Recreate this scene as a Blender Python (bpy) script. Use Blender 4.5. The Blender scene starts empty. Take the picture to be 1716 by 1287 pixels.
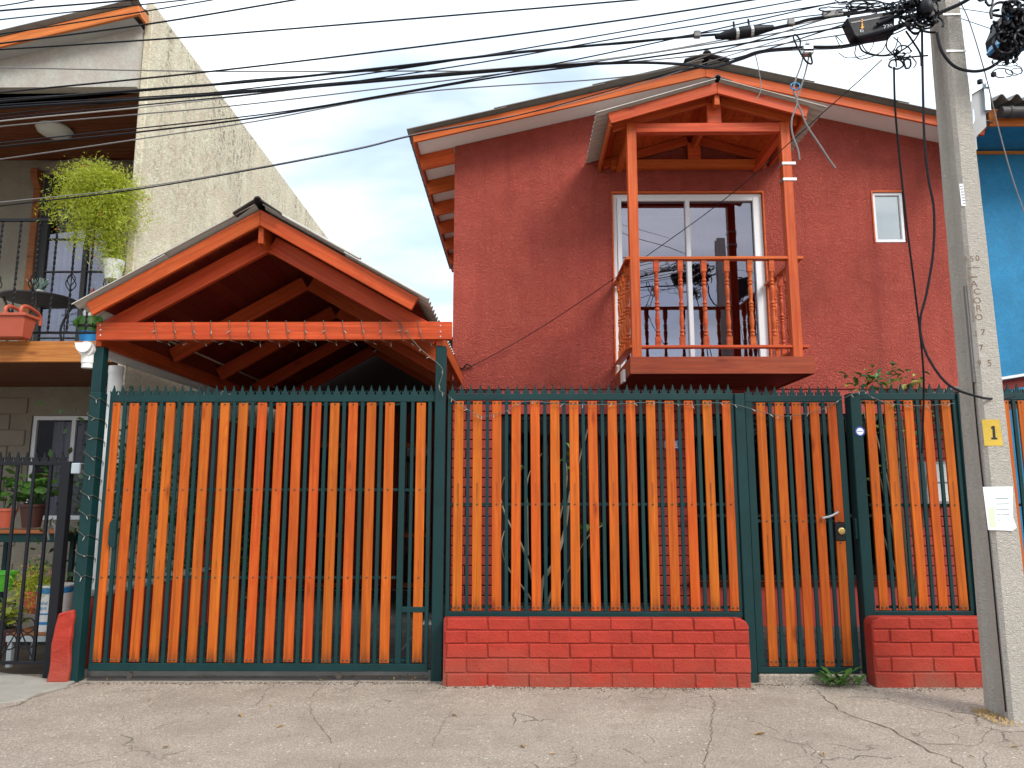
import bpy, bmesh, math, random
from mathutils import Matrix, Vector, noise
R = random.Random(11)
sc = bpy.context.scene
C = sc.collection
RAD = math.radians

# ------------------------------------------------------------------ camera
F = 1242.0; CAMZ = 1.46
cd = bpy.data.cameras.new('camera'); cam = bpy.data.objects.new('camera', cd); C.objects.link(cam)
cd.sensor_width = 36.0; cd.lens = F * 36.0 / 1716.0; cd.clip_start = 0.05; cd.clip_end = 1500
cam.location = (0, 0, CAMZ); cam.rotation_euler = (RAD(98.56), 0, RAD(0.56)); sc.camera = cam
M3 = (Matrix.Rotation(RAD(0.56), 3, 'Z') @ Matrix.Rotation(RAD(98.56), 3, 'X'))

# ------------------------------------------------------------------ world, sun, exposure
SUN_EL, SUN_AZ = 41.0, 137.0          # azimuth clockwise from +Y (towards the street, right)
world = bpy.data.worlds.new('World'); sc.world = world; world.use_nodes = True
wt = world.node_tree; wt.nodes.clear()
def wn(t, **k):
    n = wt.nodes.new(t)
    for a, b in k.items(): setattr(n, a, b)
    return n
wo = wn('ShaderNodeOutputWorld'); wb = wn('ShaderNodeBackground'); wb.inputs['Strength'].default_value = 0.12
sky = wn('ShaderNodeTexSky', sky_type='NISHITA', sun_disc=False, sun_elevation=RAD(SUN_EL), sun_rotation=RAD(SUN_AZ))
sky.air_density = 1.0; sky.dust_density = 1.2; sky.ozone_density = 1.2
tc = wn('ShaderNodeTexCoord'); sep = wn('ShaderNodeSeparateXYZ'); wt.links.new(tc.outputs['Generated'], sep.inputs[0])
addz = wn('ShaderNodeMath', operation='ADD'); addz.inputs[1].default_value = 0.22; wt.links.new(sep.outputs[2], addz.inputs[0])
mx = wn('ShaderNodeMath', operation='MAXIMUM'); mx.inputs[1].default_value = 0.12; wt.links.new(addz.outputs[0], mx.inputs[0])
dx = wn('ShaderNodeMath', operation='DIVIDE'); dy = wn('ShaderNodeMath', operation='DIVIDE')
wt.links.new(sep.outputs[0], dx.inputs[0]); wt.links.new(mx.outputs[0], dx.inputs[1])
wt.links.new(sep.outputs[1], dy.inputs[0]); wt.links.new(mx.outputs[0], dy.inputs[1])
cv = wn('ShaderNodeCombineXYZ'); wt.links.new(dx.outputs[0], cv.inputs[0]); wt.links.new(dy.outputs[0], cv.inputs[1])
cv.inputs[2].default_value = 3.7
n1 = wn('ShaderNodeTexNoise'); n1.inputs['Scale'].default_value = 1.1; n1.inputs['Detail'].default_value = 7; n1.inputs['Roughness'].default_value = 0.52
n1.inputs['Distortion'].default_value = 0.35
mp = wn('ShaderNodeMapping'); mp.inputs['Scale'].default_value = (0.75, 1.5, 1); mp.inputs['Rotation'].default_value = (0, 0, 0.3); mp.inputs['Location'].default_value = (0.35, 0.2, 0)
wt.links.new(cv.outputs[0], mp.inputs[0]); wt.links.new(mp.outputs[0], n1.inputs['Vector'])
cr = wn('ShaderNodeValToRGB'); cr.color_ramp.elements[0].position = 0.22; cr.color_ramp.elements[1].position = 0.50
wt.links.new(n1.outputs['Fac'], cr.inputs[0])
n2 = wn('ShaderNodeTexNoise'); n2.inputs['Scale'].default_value = 2.6; n2.inputs['Detail'].default_value = 5
wt.links.new(mp.outputs[0], n2.inputs['Vector'])
cc = wn('ShaderNodeValToRGB'); cc.color_ramp.elements[0].color = (5.4, 6.3, 7.2, 1); cc.color_ramp.elements[1].color = (9.6, 10.2, 10.6, 1)
cc.color_ramp.elements[0].position = 0.36; cc.color_ramp.elements[1].position = 0.70
wt.links.new(n2.outputs['Fac'], cc.inputs[0])
mixc = wn('ShaderNodeMix', data_type='RGBA')
zc = wn('ShaderNodeMath', operation='MULTIPLY_ADD'); zc.inputs[1].default_value = 0.60; zc.inputs[2].default_value = 0.42; zc.use_clamp = True; wt.links.new(sep.outputs[2], zc.inputs[0])
cs = wn('ShaderNodeVectorMath', operation='SCALE'); wt.links.new(cc.outputs[0], cs.inputs[0]); wt.links.new(zc.outputs[0], cs.inputs['Scale'])
wt.links.new(cr.outputs[0], mixc.inputs['Factor']); wt.links.new(sky.outputs[0], mixc.inputs['A']); wt.links.new(cs.outputs[0], mixc.inputs['B'])
wt.links.new(mixc.outputs['Result'], wb.inputs['Color']); wt.links.new(wb.outputs[0], wo.inputs[0])
sl = bpy.data.lights.new('sun', 'SUN'); sl.energy = 1.5; sl.angle = RAD(22); sl.color = (1.0, 0.95, 0.88)
so = bpy.data.objects.new('sun', sl); C.objects.link(so)
sdir = Vector((math.sin(RAD(SUN_AZ)) * math.cos(RAD(SUN_EL)), math.cos(RAD(SUN_AZ)) * math.cos(RAD(SUN_EL)), math.sin(RAD(SUN_EL))))
so.rotation_euler = sdir.to_track_quat('Z', 'Y').to_euler(); so.location = (4, -6, 14)
sc.view_settings.view_transform = 'Standard'; sc.view_settings.look = 'None'
sc.view_settings.exposure = 1.2; sc.view_settings.gamma = 1.0; sc.view_settings.use_curve_mapping = False

# ------------------------------------------------------------------ measuring helpers: a point of the photograph at a known distance
def ray(px, py): return M3 @ Vector(((px - 858) / F, (643.5 - py) / F, -1.0))
def P(px, py, Y):
    d = ray(px, py); t = Y / d.y
    return Vector((d.x * t, Y, CAMZ + d.z * t))
def PZ(px, py, z):
    d = ray(px, py); t = (z - CAMZ) / d.z
    return Vector((d.x * t, d.y * t, z))
def px_x(px, py, Y): return P(px, py, Y).x
def px_z(py, Y, px=870): return P(px, py, Y).z

# ------------------------------------------------------------------ object helpers
W = {}
def link(o, parent, Mw):
    C.objects.link(o); W[o.name] = Mw.copy()
    if parent is not None:
        o.parent = parent; o.matrix_basis = W[parent.name].inverted() @ Mw
    else: o.matrix_basis = Mw
    return o
def tag(o, label=None, cat=None, group=None, kind=None):
    if label: o['label'] = label
    if cat: o['category'] = cat
    if group: o['group'] = group
    if kind: o['kind'] = kind
    return o
def thing(name, label, cat, loc, group=None):
    o = bpy.data.objects.new(name, None); o.empty_display_size = 0.2
    link(o, None, Matrix.Translation(Vector(loc)))
    return tag(o, label, cat, group)
def frame_of(p0, p1, up=(0, 0, 1)):
    x = (Vector(p1) - Vector(p0)).normalized(); u = Vector(up)
    if abs(x.dot(u.normalized())) > 0.99: u = Vector((0, 1, 0))
    y = u.cross(x).normalized(); z = x.cross(y)
    m = Matrix((x, y, z)).transposed().to_4x4(); m.translation = Vector(p0)
    return m
class MB:
    def __init__(s): s.v = []; s.f = []
    def add(s, vs, fs):
        n = len(s.v); s.v += [tuple(v) for v in vs]; s.f += [tuple(i + n for i in f) for f in fs]; return s
    def box(s, a, b):
        x0, y0, z0 = a; x1, y1, z1 = b
        return s.add([(x0, y0, z0), (x1, y0, z0), (x1, y1, z0), (x0, y1, z0), (x0, y0, z1), (x1, y0, z1), (x1, y1, z1), (x0, y1, z1)],
                     [(0, 3, 2, 1), (4, 5, 6, 7), (0, 1, 5, 4), (1, 2, 6, 5), (2, 3, 7, 6), (3, 0, 4, 7)])
    def bar(s, p0, p1, w, h, up=(0, 0, 1)):
        m = frame_of(p0, p1, up); L = (Vector(p1) - Vector(p0)).length; b = MB().box((0, -w / 2, -h / 2), (L, w / 2, h / 2))
        return s.add([m @ Vector(v) for v in b.v], b.f)
    def prism(s, poly, vec):
        n = len(poly); vec = Vector(vec); p = [Vector(q) for q in poly]
        return s.add(p + [q + vec for q in p], [tuple(range(n - 1, -1, -1)), tuple(range(n, 2 * n))] + [(i, (i + 1) % n, (i + 1) % n + n, i + n) for i in range(n)])
    def tube(s, pts, r, n=6, cap=True):
        pts = [Vector(p) for p in pts]; rr = r if isinstance(r, (list, tuple)) else [r] * len(pts)
        vs = []; fs = []; prev = None
        for i, p in enumerate(pts):
            t = (pts[min(i + 1, len(pts) - 1)] - pts[max(i - 1, 0)])
            t = t.normalized() if t.length > 1e-9 else Vector((0, 0, 1))
            if prev is None:
                a = Vector((0, 0, 1)) if abs(t.z) < 0.9 else Vector((1, 0, 0))
                u = t.cross(a).normalized()
            else:
                u = prev - t * prev.dot(t); u = u.normalized() if u.length > 1e-6 else t.orthogonal().normalized()
            prev = u; w = t.cross(u)
            for k in range(n):
                a = 2 * math.pi * k / n; vs.append(p + (u * math.cos(a) + w * math.sin(a)) * rr[i])
        for i in range(len(pts) - 1):
            for k in range(n):
                a = i * n + k; b = i * n + (k + 1) % n; fs.append((a, b, b + n, a + n))
        if cap: fs.append(tuple(range(n - 1, -1, -1))); m = (len(pts) - 1) * n; fs.append(tuple(range(m, m + n)))
        return s.add(vs, fs)
    def lathe(s, prof, n=12, M=None):
        M = M or Matrix.Identity(4); vs = []; fs = []
        for r, z in prof:
            for k in range(n):
                a = 2 * math.pi * k / n; vs.append(M @ Vector((r * math.cos(a), r * math.sin(a), z)))
        for i in range(len(prof) - 1):
            for k in range(n):
                a = i * n + k; b = i * n + (k + 1) % n; fs.append((a, b, b + n, a + n))
        fs.append(tuple(range(n - 1, -1, -1))); m = (len(prof) - 1) * n; fs.append(tuple(range(m, m + n)))
        return s.add(vs, fs)
    def mesh(s, name, mat, smooth=False, bev=0.0, origin=None, recalc=True):
        o = Vector(origin) if origin is not None else Vector((0, 0, 0))
        me = bpy.data.meshes.new(name); me.from_pydata([Vector(v) - o for v in s.v], [], s.f)
        if recalc or bev:
            bm = bmesh.new(); bm.from_mesh(me)
            if recalc: bmesh.ops.recalc_face_normals(bm, faces=bm.faces)
            if bev:
                ed = [e for e in bm.edges if len(e.link_faces) == 2 and e.calc_face_angle(0) > 0.6]
                bmesh.ops.bevel(bm, geom=ed, offset=bev, offset_type='OFFSET', segments=1, profile=0.7, affect='EDGES', clamp_overlap=True)
            bm.to_mesh(me); bm.free()
        if smooth:
            for p in me.polygons: p.use_smooth = True
            if hasattr(me, 'set_sharp_from_angle'): me.set_sharp_from_angle(angle=RAD(50))
        me.materials.append(mat); return me
    def build(s, name, mat, parent=None, smooth=False, bev=0.0, recalc=True, label=None, cat=None, group=None, kind=None):
        xs = [v[0] for v in s.v]; ys = [v[1] for v in s.v]; zs = [v[2] for v in s.v]
        o = Vector(((min(xs) + max(xs)) / 2, (min(ys) + max(ys)) / 2, min(zs)))
        me = s.mesh(name, mat, smooth, bev, o, recalc)
        ob = bpy.data.objects.new(name, me); link(ob, parent, Matrix.Translation(o))
        return tag(ob, label, cat, group, kind)
CACHE = {}
def beam(name, p0, p1, w, h, mat, parent, up=(0, 0, 1), bev=0.004, label=None):
    """a straight timber or tube whose own X axis runs along it; equal sizes share one mesh"""
    L = round((Vector(p1) - Vector(p0)).length, 3); key = (name, L, round(w, 4), round(h, 4), mat.name)
    if key not in CACHE: CACHE[key] = MB().box((0, -w / 2, -h / 2), (L, w / 2, h / 2)).mesh(name, mat, bev=bev)
    ob = bpy.data.objects.new(name, CACHE[key]); link(ob, parent, frame_of(p0, p1, up))
    return tag(ob, label)
def inst(name, me, Mw, parent=None, **k):
    ob = bpy.data.objects.new(name, me); link(ob, parent, Mw); return tag(ob, **k)
def text_mb(txt, size, M, depth=0.002, sx=1.0):
    cu = bpy.data.curves.new('lettering', 'FONT'); cu.body = txt; cu.size = size; cu.extrude = depth; cu.align_x = 'CENTER'; cu.align_y = 'CENTER'
    cu.resolution_u = 3
    ob = bpy.data.objects.new('lettering', cu); C.objects.link(ob)
    dg = bpy.context.evaluated_depsgraph_get(); me = bpy.data.meshes.new_from_object(ob.evaluated_get(dg))
    b = MB(); b.add([M @ Vector((v.co.x * sx, v.co.y, v.co.z)) for v in me.vertices], [tuple(p.vertices) for p in me.polygons])
    bpy.data.objects.remove(ob); bpy.data.curves.remove(cu); bpy.data.meshes.remove(me)
    return b
def front_M(p): # lettering upright, facing the street (-Y)
    m = Matrix.Rotation(RAD(90), 4, 'X'); m.translation = Vector(p); return m
def spline(pts, n=8):
    pts = [Vector(p) for p in pts]; out = []
    for i in range(len(pts) - 1):
        p0 = pts[max(i - 1, 0)]; p1 = pts[i]; p2 = pts[i + 1]; p3 = pts[min(i + 2, len(pts) - 1)]
        for k in range(n):
            t = k / n
            out.append(0.5 * ((2 * p1) + (p2 - p0) * t + (2 * p0 - 5 * p1 + 4 * p2 - p3) * t * t + (3 * p1 - p0 - 3 * p2 + p3) * t ** 3))
    out.append(pts[-1]); return out

# ------------------------------------------------------------------ materials
class NT:
    def __init__(s, name):
        s.m = bpy.data.materials.new(name); s.m.use_nodes = True; s.t = s.m.node_tree; s.t.nodes.clear()
        s.out = s.n('ShaderNodeOutputMaterial'); s.b = s.n('ShaderNodeBsdfPrincipled'); s.l(s.b.outputs[0], s.out.inputs[0])
    def n(s, t, **k):
        x = s.t.nodes.new(t)
        for a, b in k.items(): setattr(x, a, b)
        return x
    def l(s, a, b): s.t.links.new(a, b)
    def math(s, op, a, b=None, c=None):
        x = s.n('ShaderNodeMath', operation=op)
        for i, q in enumerate((a, b, c)):
            if q is None: continue
            if isinstance(q, (int, float)): x.inputs[i].default_value = q
            else: s.l(q, x.inputs[i])
        return x.outputs[0]
    def coord(s, rnd=True, scale=(1, 1, 1)):
        tc = s.n('ShaderNodeTexCoord'); v = tc.outputs['Object']
        if rnd:
            oi = s.n('ShaderNodeObjectInfo'); cx = s.n('ShaderNodeCombineXYZ')
            s.l(s.math('MULTIPLY', oi.outputs['Random'], 53.0), cx.inputs[0]); s.l(s.math('MULTIPLY', oi.outputs['Random'], 17.3), cx.inputs[1]); s.l(s.math('MULTIPLY', oi.outputs['Random'], 31.7), cx.inputs[2])
            a = s.n('ShaderNodeVectorMath', operation='ADD'); s.l(v, a.inputs[0]); s.l(cx.outputs[0], a.inputs[1]); v = a.outputs[0]
        mp = s.n('ShaderNodeMapping'); mp.inputs['Scale'].default_value = scale; s.l(v, mp.inputs[0]); return mp.outputs[0]
    def noise(s, v, scale, detail=4, rough=0.55, dist=0.0):
        x = s.n('ShaderNodeTexNoise'); x.inputs['Scale'].default_value = scale; x.inputs['Detail'].default_value = detail
        x.inputs['Roughness'].default_value = rough; x.inputs['Distortion'].default_value = dist; s.l(v, x.inputs['Vector']); return x.outputs['Fac']
    def ramp(s, f, lo, hi, c0=(0, 0, 0, 1), c1=(1, 1, 1, 1)):
        x = s.n('ShaderNodeValToRGB'); e = x.color_ramp.elements; e[0].position = lo; e[1].position = hi; e[0].color = c0; e[1].color = c1
        s.l(f, x.inputs[0]); return x.outputs[0]
    def mix(s, f, a, b, mode='MIX'):
        x = s.n('ShaderNodeMix', data_type='RGBA', blend_type=mode)
        if isinstance(f, (int, float)): x.inputs['Factor'].default_value = f
        else: s.l(f, x.inputs['Factor'])
        for q, nm in ((a, 'A'), (b, 'B')):
            if isinstance(q, tuple): x.inputs[nm].default_value = q if len(q) == 4 else q + (1,)
            else: s.l(q, x.inputs[nm])
        return x.outputs['Result']
    def bump(s, h, strength=0.3, dist=0.01, normal=None):
        x = s.n('ShaderNodeBump'); x.inputs['Strength'].default_value = strength; x.inputs['Distance'].default_value = dist; s.l(h, x.inputs['Height'])
        if normal is not None: s.l(normal, x.inputs['Normal'])
        return x.outputs[0]
    def fin(s, col, rough=0.6, nrm=None, spec=0.4, metal=0.0):
        if isinstance(col, tuple): s.b.inputs['Base Color'].default_value = col if len(col) == 4 else col + (1,)
        else: s.l(col, s.b.inputs['Base Color'])
        if isinstance(rough, (int, float)): s.b.inputs['Roughness'].default_value = rough
        else: s.l(rough, s.b.inputs['Roughness'])
        s.b.inputs['Specular IOR Level'].default_value = spec; s.b.inputs['Metallic'].default_value = metal
        if nrm is not None: s.l(nrm, s.b.inputs['Normal'])
        return s.m
def rgb(c, k=1.0): return (min(c[0] * k, 1), min(c[1] * k, 1), min(c[2] * k, 1), 1)

def wood(name, c, dark=0.40, rough=0.55, streak=None, knots=0.8, spec=0.18, var=0.11):
    s = NT(name); v = s.coord(True)
    a = s.n('ShaderNodeMapping'); a.inputs['Scale'].default_value = (0.9, 26, 26); s.l(v, a.inputs[0])
    g = s.noise(a.outputs[0], 1.5, 5, 0.6, 0.4)
    b = s.n('ShaderNodeMapping'); b.inputs['Scale'].default_value = (0.55, 6, 6); s.l(v, b.inputs[0])
    big = s.noise(b.outputs[0], 1.1, 2, 0.5, 0.8)
    rings = s.math('SINE', s.math('MULTIPLY', big, 70.0)); rings = s.math('MULTIPLY_ADD', rings, 0.5, 0.5)
    rings = s.math('POWER', rings, 2.5)
    k = s.n('ShaderNodeMapping'); k.inputs['Scale'].default_value = (2.3, 8.5, 8.5); s.l(v, k.inputs[0])
    vo = s.n('ShaderNodeTexVoronoi'); vo.inputs['Scale'].default_value = 1.0; s.l(k.outputs[0], vo.inputs['Vector'])
    sp = s.n('ShaderNodeSeparateXYZ'); s.l(vo.outputs['Color'], sp.inputs[0])
    gate = s.math('GREATER_THAN', sp.outputs[0], 1.0 - 0.22 * knots)
    kn = s.math('MULTIPLY', s.ramp(vo.outputs['Distance'], 0.05, 0.2, (1, 1, 1, 1), (0, 0, 0, 1)), gate)
    col = s.mix(s.ramp(g, 0.32, 0.68), rgb(c, dark + 0.22), rgb(c, 1.1))
    col = s.mix(s.math('MULTIPLY', rings, 0.42), col, rgb((c[0] * 0.8, c[1] * 0.5, c[2] * 0.5), 1.0))
    col = s.mix(s.math('MULTIPLY', kn, 0.75), col, rgb((c[0] * 0.35, c[1] * 0.22, c[2] * 0.3)))
    oi = s.n('ShaderNodeObjectInfo'); hs = s.n('ShaderNodeHueSaturation')
    s.l(s.math('MULTIPLY_ADD', oi.outputs['Random'], var * 2, 1 - var), hs.inputs['Value'])
    r2 = s.math('FRACT', s.math('MULTIPLY', oi.outputs['Random'], 13.7))
    s.l(s.math('MULTIPLY_ADD', r2, 0.013, 0.494), hs.inputs['Hue']); s.l(col, hs.inputs['Color']); col = hs.outputs[0]
    blot = s.noise(v, 2.2, 4, 0.6, 0.5)
    col = s.mix(s.math('MULTIPLY', s.ramp(blot, 0.5, 0.75), 0.28), col, rgb((c[0] * 0.5, c[1] * 0.42, c[2] * 0.6)))
    if streak:
        tc = s.n('ShaderNodeTexCoord'); xyz = s.n('ShaderNodeSeparateXYZ'); s.l(tc.outputs['Object'], xyz.inputs[0])
        tot = None
        for x0, ln, wd, amt in streak:
            up = s.n('ShaderNodeMapRange', interpolation_type='SMOOTHSTEP'); s.l(xyz.outputs[0] if ln > 0 else s.math('ADD', xyz.outputs[0], s.math('MULTIPLY_ADD', g, 0.16, -0.08)), up.inputs[0]); up.inputs[1].default_value = x0 - max(ln, 0); up.inputs[2].default_value = x0 - 0.02 if ln > 0 else 0.0
            dn = s.math('LESS_THAN', xyz.outputs[0], x0 if ln > 0 else 9.0)
            ay = s.math('ABSOLUTE', xyz.outputs[1])
            sd = s.n('ShaderNodeMapRange', interpolation_type='SMOOTHSTEP'); s.l(s.math('ADD', ay, s.math('MULTIPLY', g, 0.008)), sd.inputs[0]); sd.inputs[1].default_value = wd + 0.004; sd.inputs[2].default_value = wd * 0.4; sd.inputs[3].default_value = 0; sd.inputs[4].default_value = 1
            q = s.math('MULTIPLY', s.math('MULTIPLY', up.outputs[0], dn), s.math('MULTIPLY', sd.outputs[0], amt))
            q = s.math('MULTIPLY', q, s.math('MULTIPLY_ADD', r2, 0.7, 0.3))
            tot = q if tot is None else s.math('MAXIMUM', tot, q)
        col = s.mix(tot, col, rgb((c[0] * 0.22, c[1] * 0.3, c[2] * 0.8)))
    h = s.math('ADD', g, s.math('MULTIPLY', rings, 0.5))
    return s.fin(col, s.math('MULTIPLY_ADD', g, 0.2, rough - 0.1), s.bump(h, 0.25, 0.003), spec)

def stucco(name, c, scale=45, strength=0.7, dist=0.012, var=0.3, grime=0.5, gcol=None, rough=0.85, streaky=True):
    s = NT(name); v = s.coord(False)
    lo = s.noise(v, 0.9, 5, 0.6); mid = s.noise(v, 5.0, 5, 0.65); worm = s.noise(v, scale, 3, 0.6, 1.2); fine = s.noise(v, scale * 4.5, 2, 0.5)
    st = s.n('ShaderNodeMapping'); st.inputs['Scale'].default_value = (5.0, 5.0, 0.35); s.l(v, st.inputs[0]); stn = s.noise(st.outputs[0], 1.0, 5, 0.6)
    col = s.mix(s.ramp(lo, 0.3, 0.7), rgb(c, 1 - var * 0.5), rgb(c, 1 + var * 0.4))
    col = s.mix(s.math('MULTIPLY', s.ramp(mid, 0.4, 0.72), 0.5), col, rgb((c[0] * 1.22, c[1] * 1.5, c[2] * 1.5)))
    if streaky: col = s.mix(s.math('MULTIPLY', s.ramp(stn, 0.5, 0.75), grime), col, rgb(gcol or (c[0] * 0.5, c[1] * 0.5, c[2] * 0.5)))
    col = s.mix(s.math('MULTIPLY', s.ramp(worm, 0.5, 0.32), 0.22), col, rgb((c[0] * 0.6, c[1] * 0.55, c[2] * 0.55)))
    h = s.math('ADD', s.ramp(worm, 0.3, 0.7), s.math('MULTIPLY', fine, 0.35))
    return s.fin(col, rough, s.bump(h, strength, dist), 0.25)

def plain(name, c, rough=0.5, var=0.12, bump=0.1, scale=30, spec=0.4, metal=0.0, dirt=0.25, dcol=None):
    s = NT(name); v = s.coord(True)
    a = s.noise(v, 2.5, 5, 0.6); f = s.noise(v, scale, 4, 0.6)
    col = s.mix(s.ramp(a, 0.3, 0.7), rgb(c, 1 - var), rgb(c, 1 + var))
    if dirt: col = s.mix(s.math('MULTIPLY', s.ramp(s.noise(v, 7.0, 6, 0.7, 0.3), 0.52, 0.72), dirt), col, rgb(dcol or (c[0] * 0.5 + 0.02, c[1] * 0.5 + 0.02, c[2] * 0.5 + 0.015)))
    return s.fin(col, s.math('MULTIPLY_ADD', f, 0.25, rough - 0.12), s.bump(f, bump, 0.004) if bump else None, spec, metal)

ORANGE = (0.50, 0.106, 0.011)
M_slat = wood('orange_stained_slat', ORANGE, knots=1.3, streak=[(1.03, 0.32, 0.012, 0.75), (0.13, -1, 0.05, 0.7)])
M_slat_gate = wood('orange_stained_gate_slat', (0.47, 0.094, 0.011), streak=[(0.80, 0.14, 0.008, 0.5), (1.54, 0.1, 0.008, 0.35), (0.14, -1, 0.05, 0.75)], knots=1.3)
M_timber = wood('red_orange_stained_timber', (0.52, 0.088, 0.022), rough=0.45)
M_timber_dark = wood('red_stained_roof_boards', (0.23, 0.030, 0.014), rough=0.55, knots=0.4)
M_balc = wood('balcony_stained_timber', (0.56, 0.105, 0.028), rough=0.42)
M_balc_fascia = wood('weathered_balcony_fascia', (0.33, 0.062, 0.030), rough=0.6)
M_turn = wood('turned_baluster_wood', (0.50, 0.092, 0.026), rough=0.35, knots=0.2)
M_house_barge = wood('house_barge_wood', (0.55, 0.100, 0.025), rough=0.5)
M_pine = wood('pine_beam', (0.52, 0.20, 0.055), rough=0.5)
M_pine_or = wood('orange_pine_barge', (0.60, 0.20, 0.045), rough=0.5)
M_brown_post = wood('brown_door_post', (0.30, 0.115, 0.04), rough=0.5)
M_brown_plank = wood('dark_brown_ceiling_plank', (0.17, 0.055, 0.018), rough=0.45, knots=0.3)
M_stucco = stucco('red_stucco', (0.52, 0.096, 0.068), 44, 0.95, 0.032, 0.5, 0.45, (0.30, 0.052, 0.044))
M_brick_house = plain('dark_red_painted_brick', (0.30, 0.030, 0.022), 0.6, 0.2, 0.35, 60, dirt=0.2)
M_joint_house = plain('dark_red_joint', (0.16, 0.018, 0.014), 0.8, 0.1, 0.2)
def lowbrick(name, c):
    s = NT(name); v = s.coord(True); geo = s.n('ShaderNodeNewGeometry'); xyz = s.n('ShaderNodeSeparateXYZ'); s.l(geo.outputs['Position'], xyz.inputs[0])
    a = s.noise(v, 3.0, 5, 0.6); f = s.noise(v, 55, 4, 0.6); q = s.noise(v, 14, 4, 0.6, 0.6)
    col = s.mix(s.ramp(a, 0.3, 0.7), rgb(c, 0.8), rgb(c, 1.12))
    col = s.mix(s.math('MULTIPLY', s.ramp(q, 0.6, 0.75), 0.3), col, rgb((c[0] * 1.1, c[1] * 1.9, c[2] * 2.2)))
    # splash-back dust low on the wall: dirt that belongs to the wall
    zz = s.n('ShaderNodeMapRange'); s.l(xyz.outputs[2], zz.inputs[0]); zz.inputs[1].default_value = 0.30; zz.inputs[2].default_value = 0.0
    d = s.math('MULTIPLY', zz.outputs[0], s.ramp(s.noise(geo.outputs['Position'], 1.6, 5, 0.65), 0.38, 0.7))
    col = s.mix(s.math('MULTIPLY', d, 0.85), col, (0.22, 0.085, 0.055))
    h = s.math('ADD', f, s.math('MULTIPLY', q, 1.4))
    return s.fin(col, 0.62, s.bump(h, 0.55, 0.008), 0.25)
M_brick_low = lowbrick('red_painted_brick', (0.35, 0.032, 0.018))
M_joint_low = lowbrick('red_painted_joint', (0.27, 0.025, 0.015))
M_red_smooth = plain('red_painted_plaster', (0.34, 0.036, 0.028), 0.6, 0.15, 0.2, 40)
M_green = plain('dark_green_steel_paint', (0.0050, 0.029, 0.030), 0.45, 0.15, 0.06, 60, 0.25, dirt=0.2, dcol=(0.016, 0.052, 0.05))
M_black = plain('black_iron_paint', (0.006, 0.0065, 0.009), 0.5, 0.1, 0.1, 50, 0.3, dirt=0.2, dcol=(0.02, 0.02, 0.02))
M_bolt = plain('dull_steel_bolt', (0.10, 0.085, 0.075), 0.45, 0.2, 0.1, 80, 0.5, 0.6)
M_sheet = plain('grey_fibre_cement_sheet', (0.20, 0.185, 0.165), 0.8, 0.15, 0.3, 40, 0.25, dirt=0.5, dcol=(0.09, 0.08, 0.07))
M_sheet_lit = plain('lit_grey_cement_sheet', (0.44, 0.42, 0.385), 0.8, 0.12, 0.3, 40, 0.25, dirt=0.35, dcol=(0.22, 0.2, 0.18))  # lighter copy of the cement sheet: lit edges put into the colour
M_ridge = plain('dark_ridge_cap', (0.045, 0.042, 0.042), 0.6, 0.2, 0.2, 40)
M_white = plain('white_painted_soffit', (0.74, 0.70, 0.68), 0.7, 0.04, 0.05, 30, 0.3, dirt=0.1, dcol=(0.55, 0.48, 0.43))
M_alu = plain('white_aluminium_frame', (0.72, 0.73, 0.75), 0.35, 0.04, 0.03, 30, 0.5, dirt=0.08)
M_pvc = plain('white_pvc', (0.72, 0.71, 0.69), 0.38, 0.04, 0.03, 30, 0.5, dirt=0.2, dcol=(0.45, 0.42, 0.38))
def mould_wall():
    m = stucco('beige_render', (0.57, 0.50, 0.375), 26, 0.5, 0.02, 0.2, 0.22, (0.30, 0.26, 0.19)); t = m.node_tree
    class Q(NT):
        def __init__(s): s.m = m; s.t = t
    s = Q(); b = [n for n in t.nodes if n.type == 'BSDF_PRINCIPLED'][0]; src = b.inputs['Base Color'].links[0].from_socket
    geo = s.n('ShaderNodeNewGeometry'); xyz = s.n('ShaderNodeSeparateXYZ'); s.l(geo.outputs['Position'], xyz.inputs[0])
    hz = s.n('ShaderNodeMapRange'); s.l(xyz.outputs[2], hz.inputs[0]); hz.inputs[1].default_value = 3.6; hz.inputs[2].default_value = 6.9
    mp = s.n('ShaderNodeMapping'); mp.inputs['Scale'].default_value = (3, 3, 0.5); s.l(geo.outputs['Position'], mp.inputs[0])
    big = s.noise(mp.outputs[0], 0.9, 4, 0.6); spk = s.noise(geo.outputs['Position'], 16, 5, 0.7, 0.5)
    f = s.math('MULTIPLY', s.math('MULTIPLY', hz.outputs[0], s.ramp(big, 0.46, 0.60)), s.ramp(spk, 0.46, 0.60))
    s.l(s.mix(s.math('MULTIPLY', f, 0.85), src, (0.11, 0.09, 0.062)), b.inputs['Base Color']); return m
M_beige = mould_wall()
M_beige_edge = stucco('grey_beige_render_edge', (0.30, 0.27, 0.22), 30, 0.5, 0.012, 0.2, 0.4, (0.16, 0.14, 0.11))
M_plaster = stucco('smooth_grey_plaster', (0.40, 0.36, 0.32), 30, 0.12, 0.005, 0.15, 0.2)
M_plaster_wall = stucco('beige_grainy_wall', (0.25, 0.215, 0.17), 55, 0.4, 0.008, 0.15, 0.2)  # base colour lowered to hold the shade around the balcony
M_block = plain('beige_painted_block', (0.25, 0.215, 0.17), 0.8, 0.08, 0.3, 50, 0.2, dirt=0.2)  # lowered like the wall, shade put into the colour
M_blue = stucco('blue_plaster', (0.022, 0.175, 0.34), 20, 0.1, 0.004, 0.2, 0.25, (0.05, 0.24, 0.40), 0.7)
M_zinc = plain('pale_zinc_flashing', (0.46, 0.52, 0.55), 0.35, 0.12, 0.08, 20, 0.5, 0.5, dirt=0.3)
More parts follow.
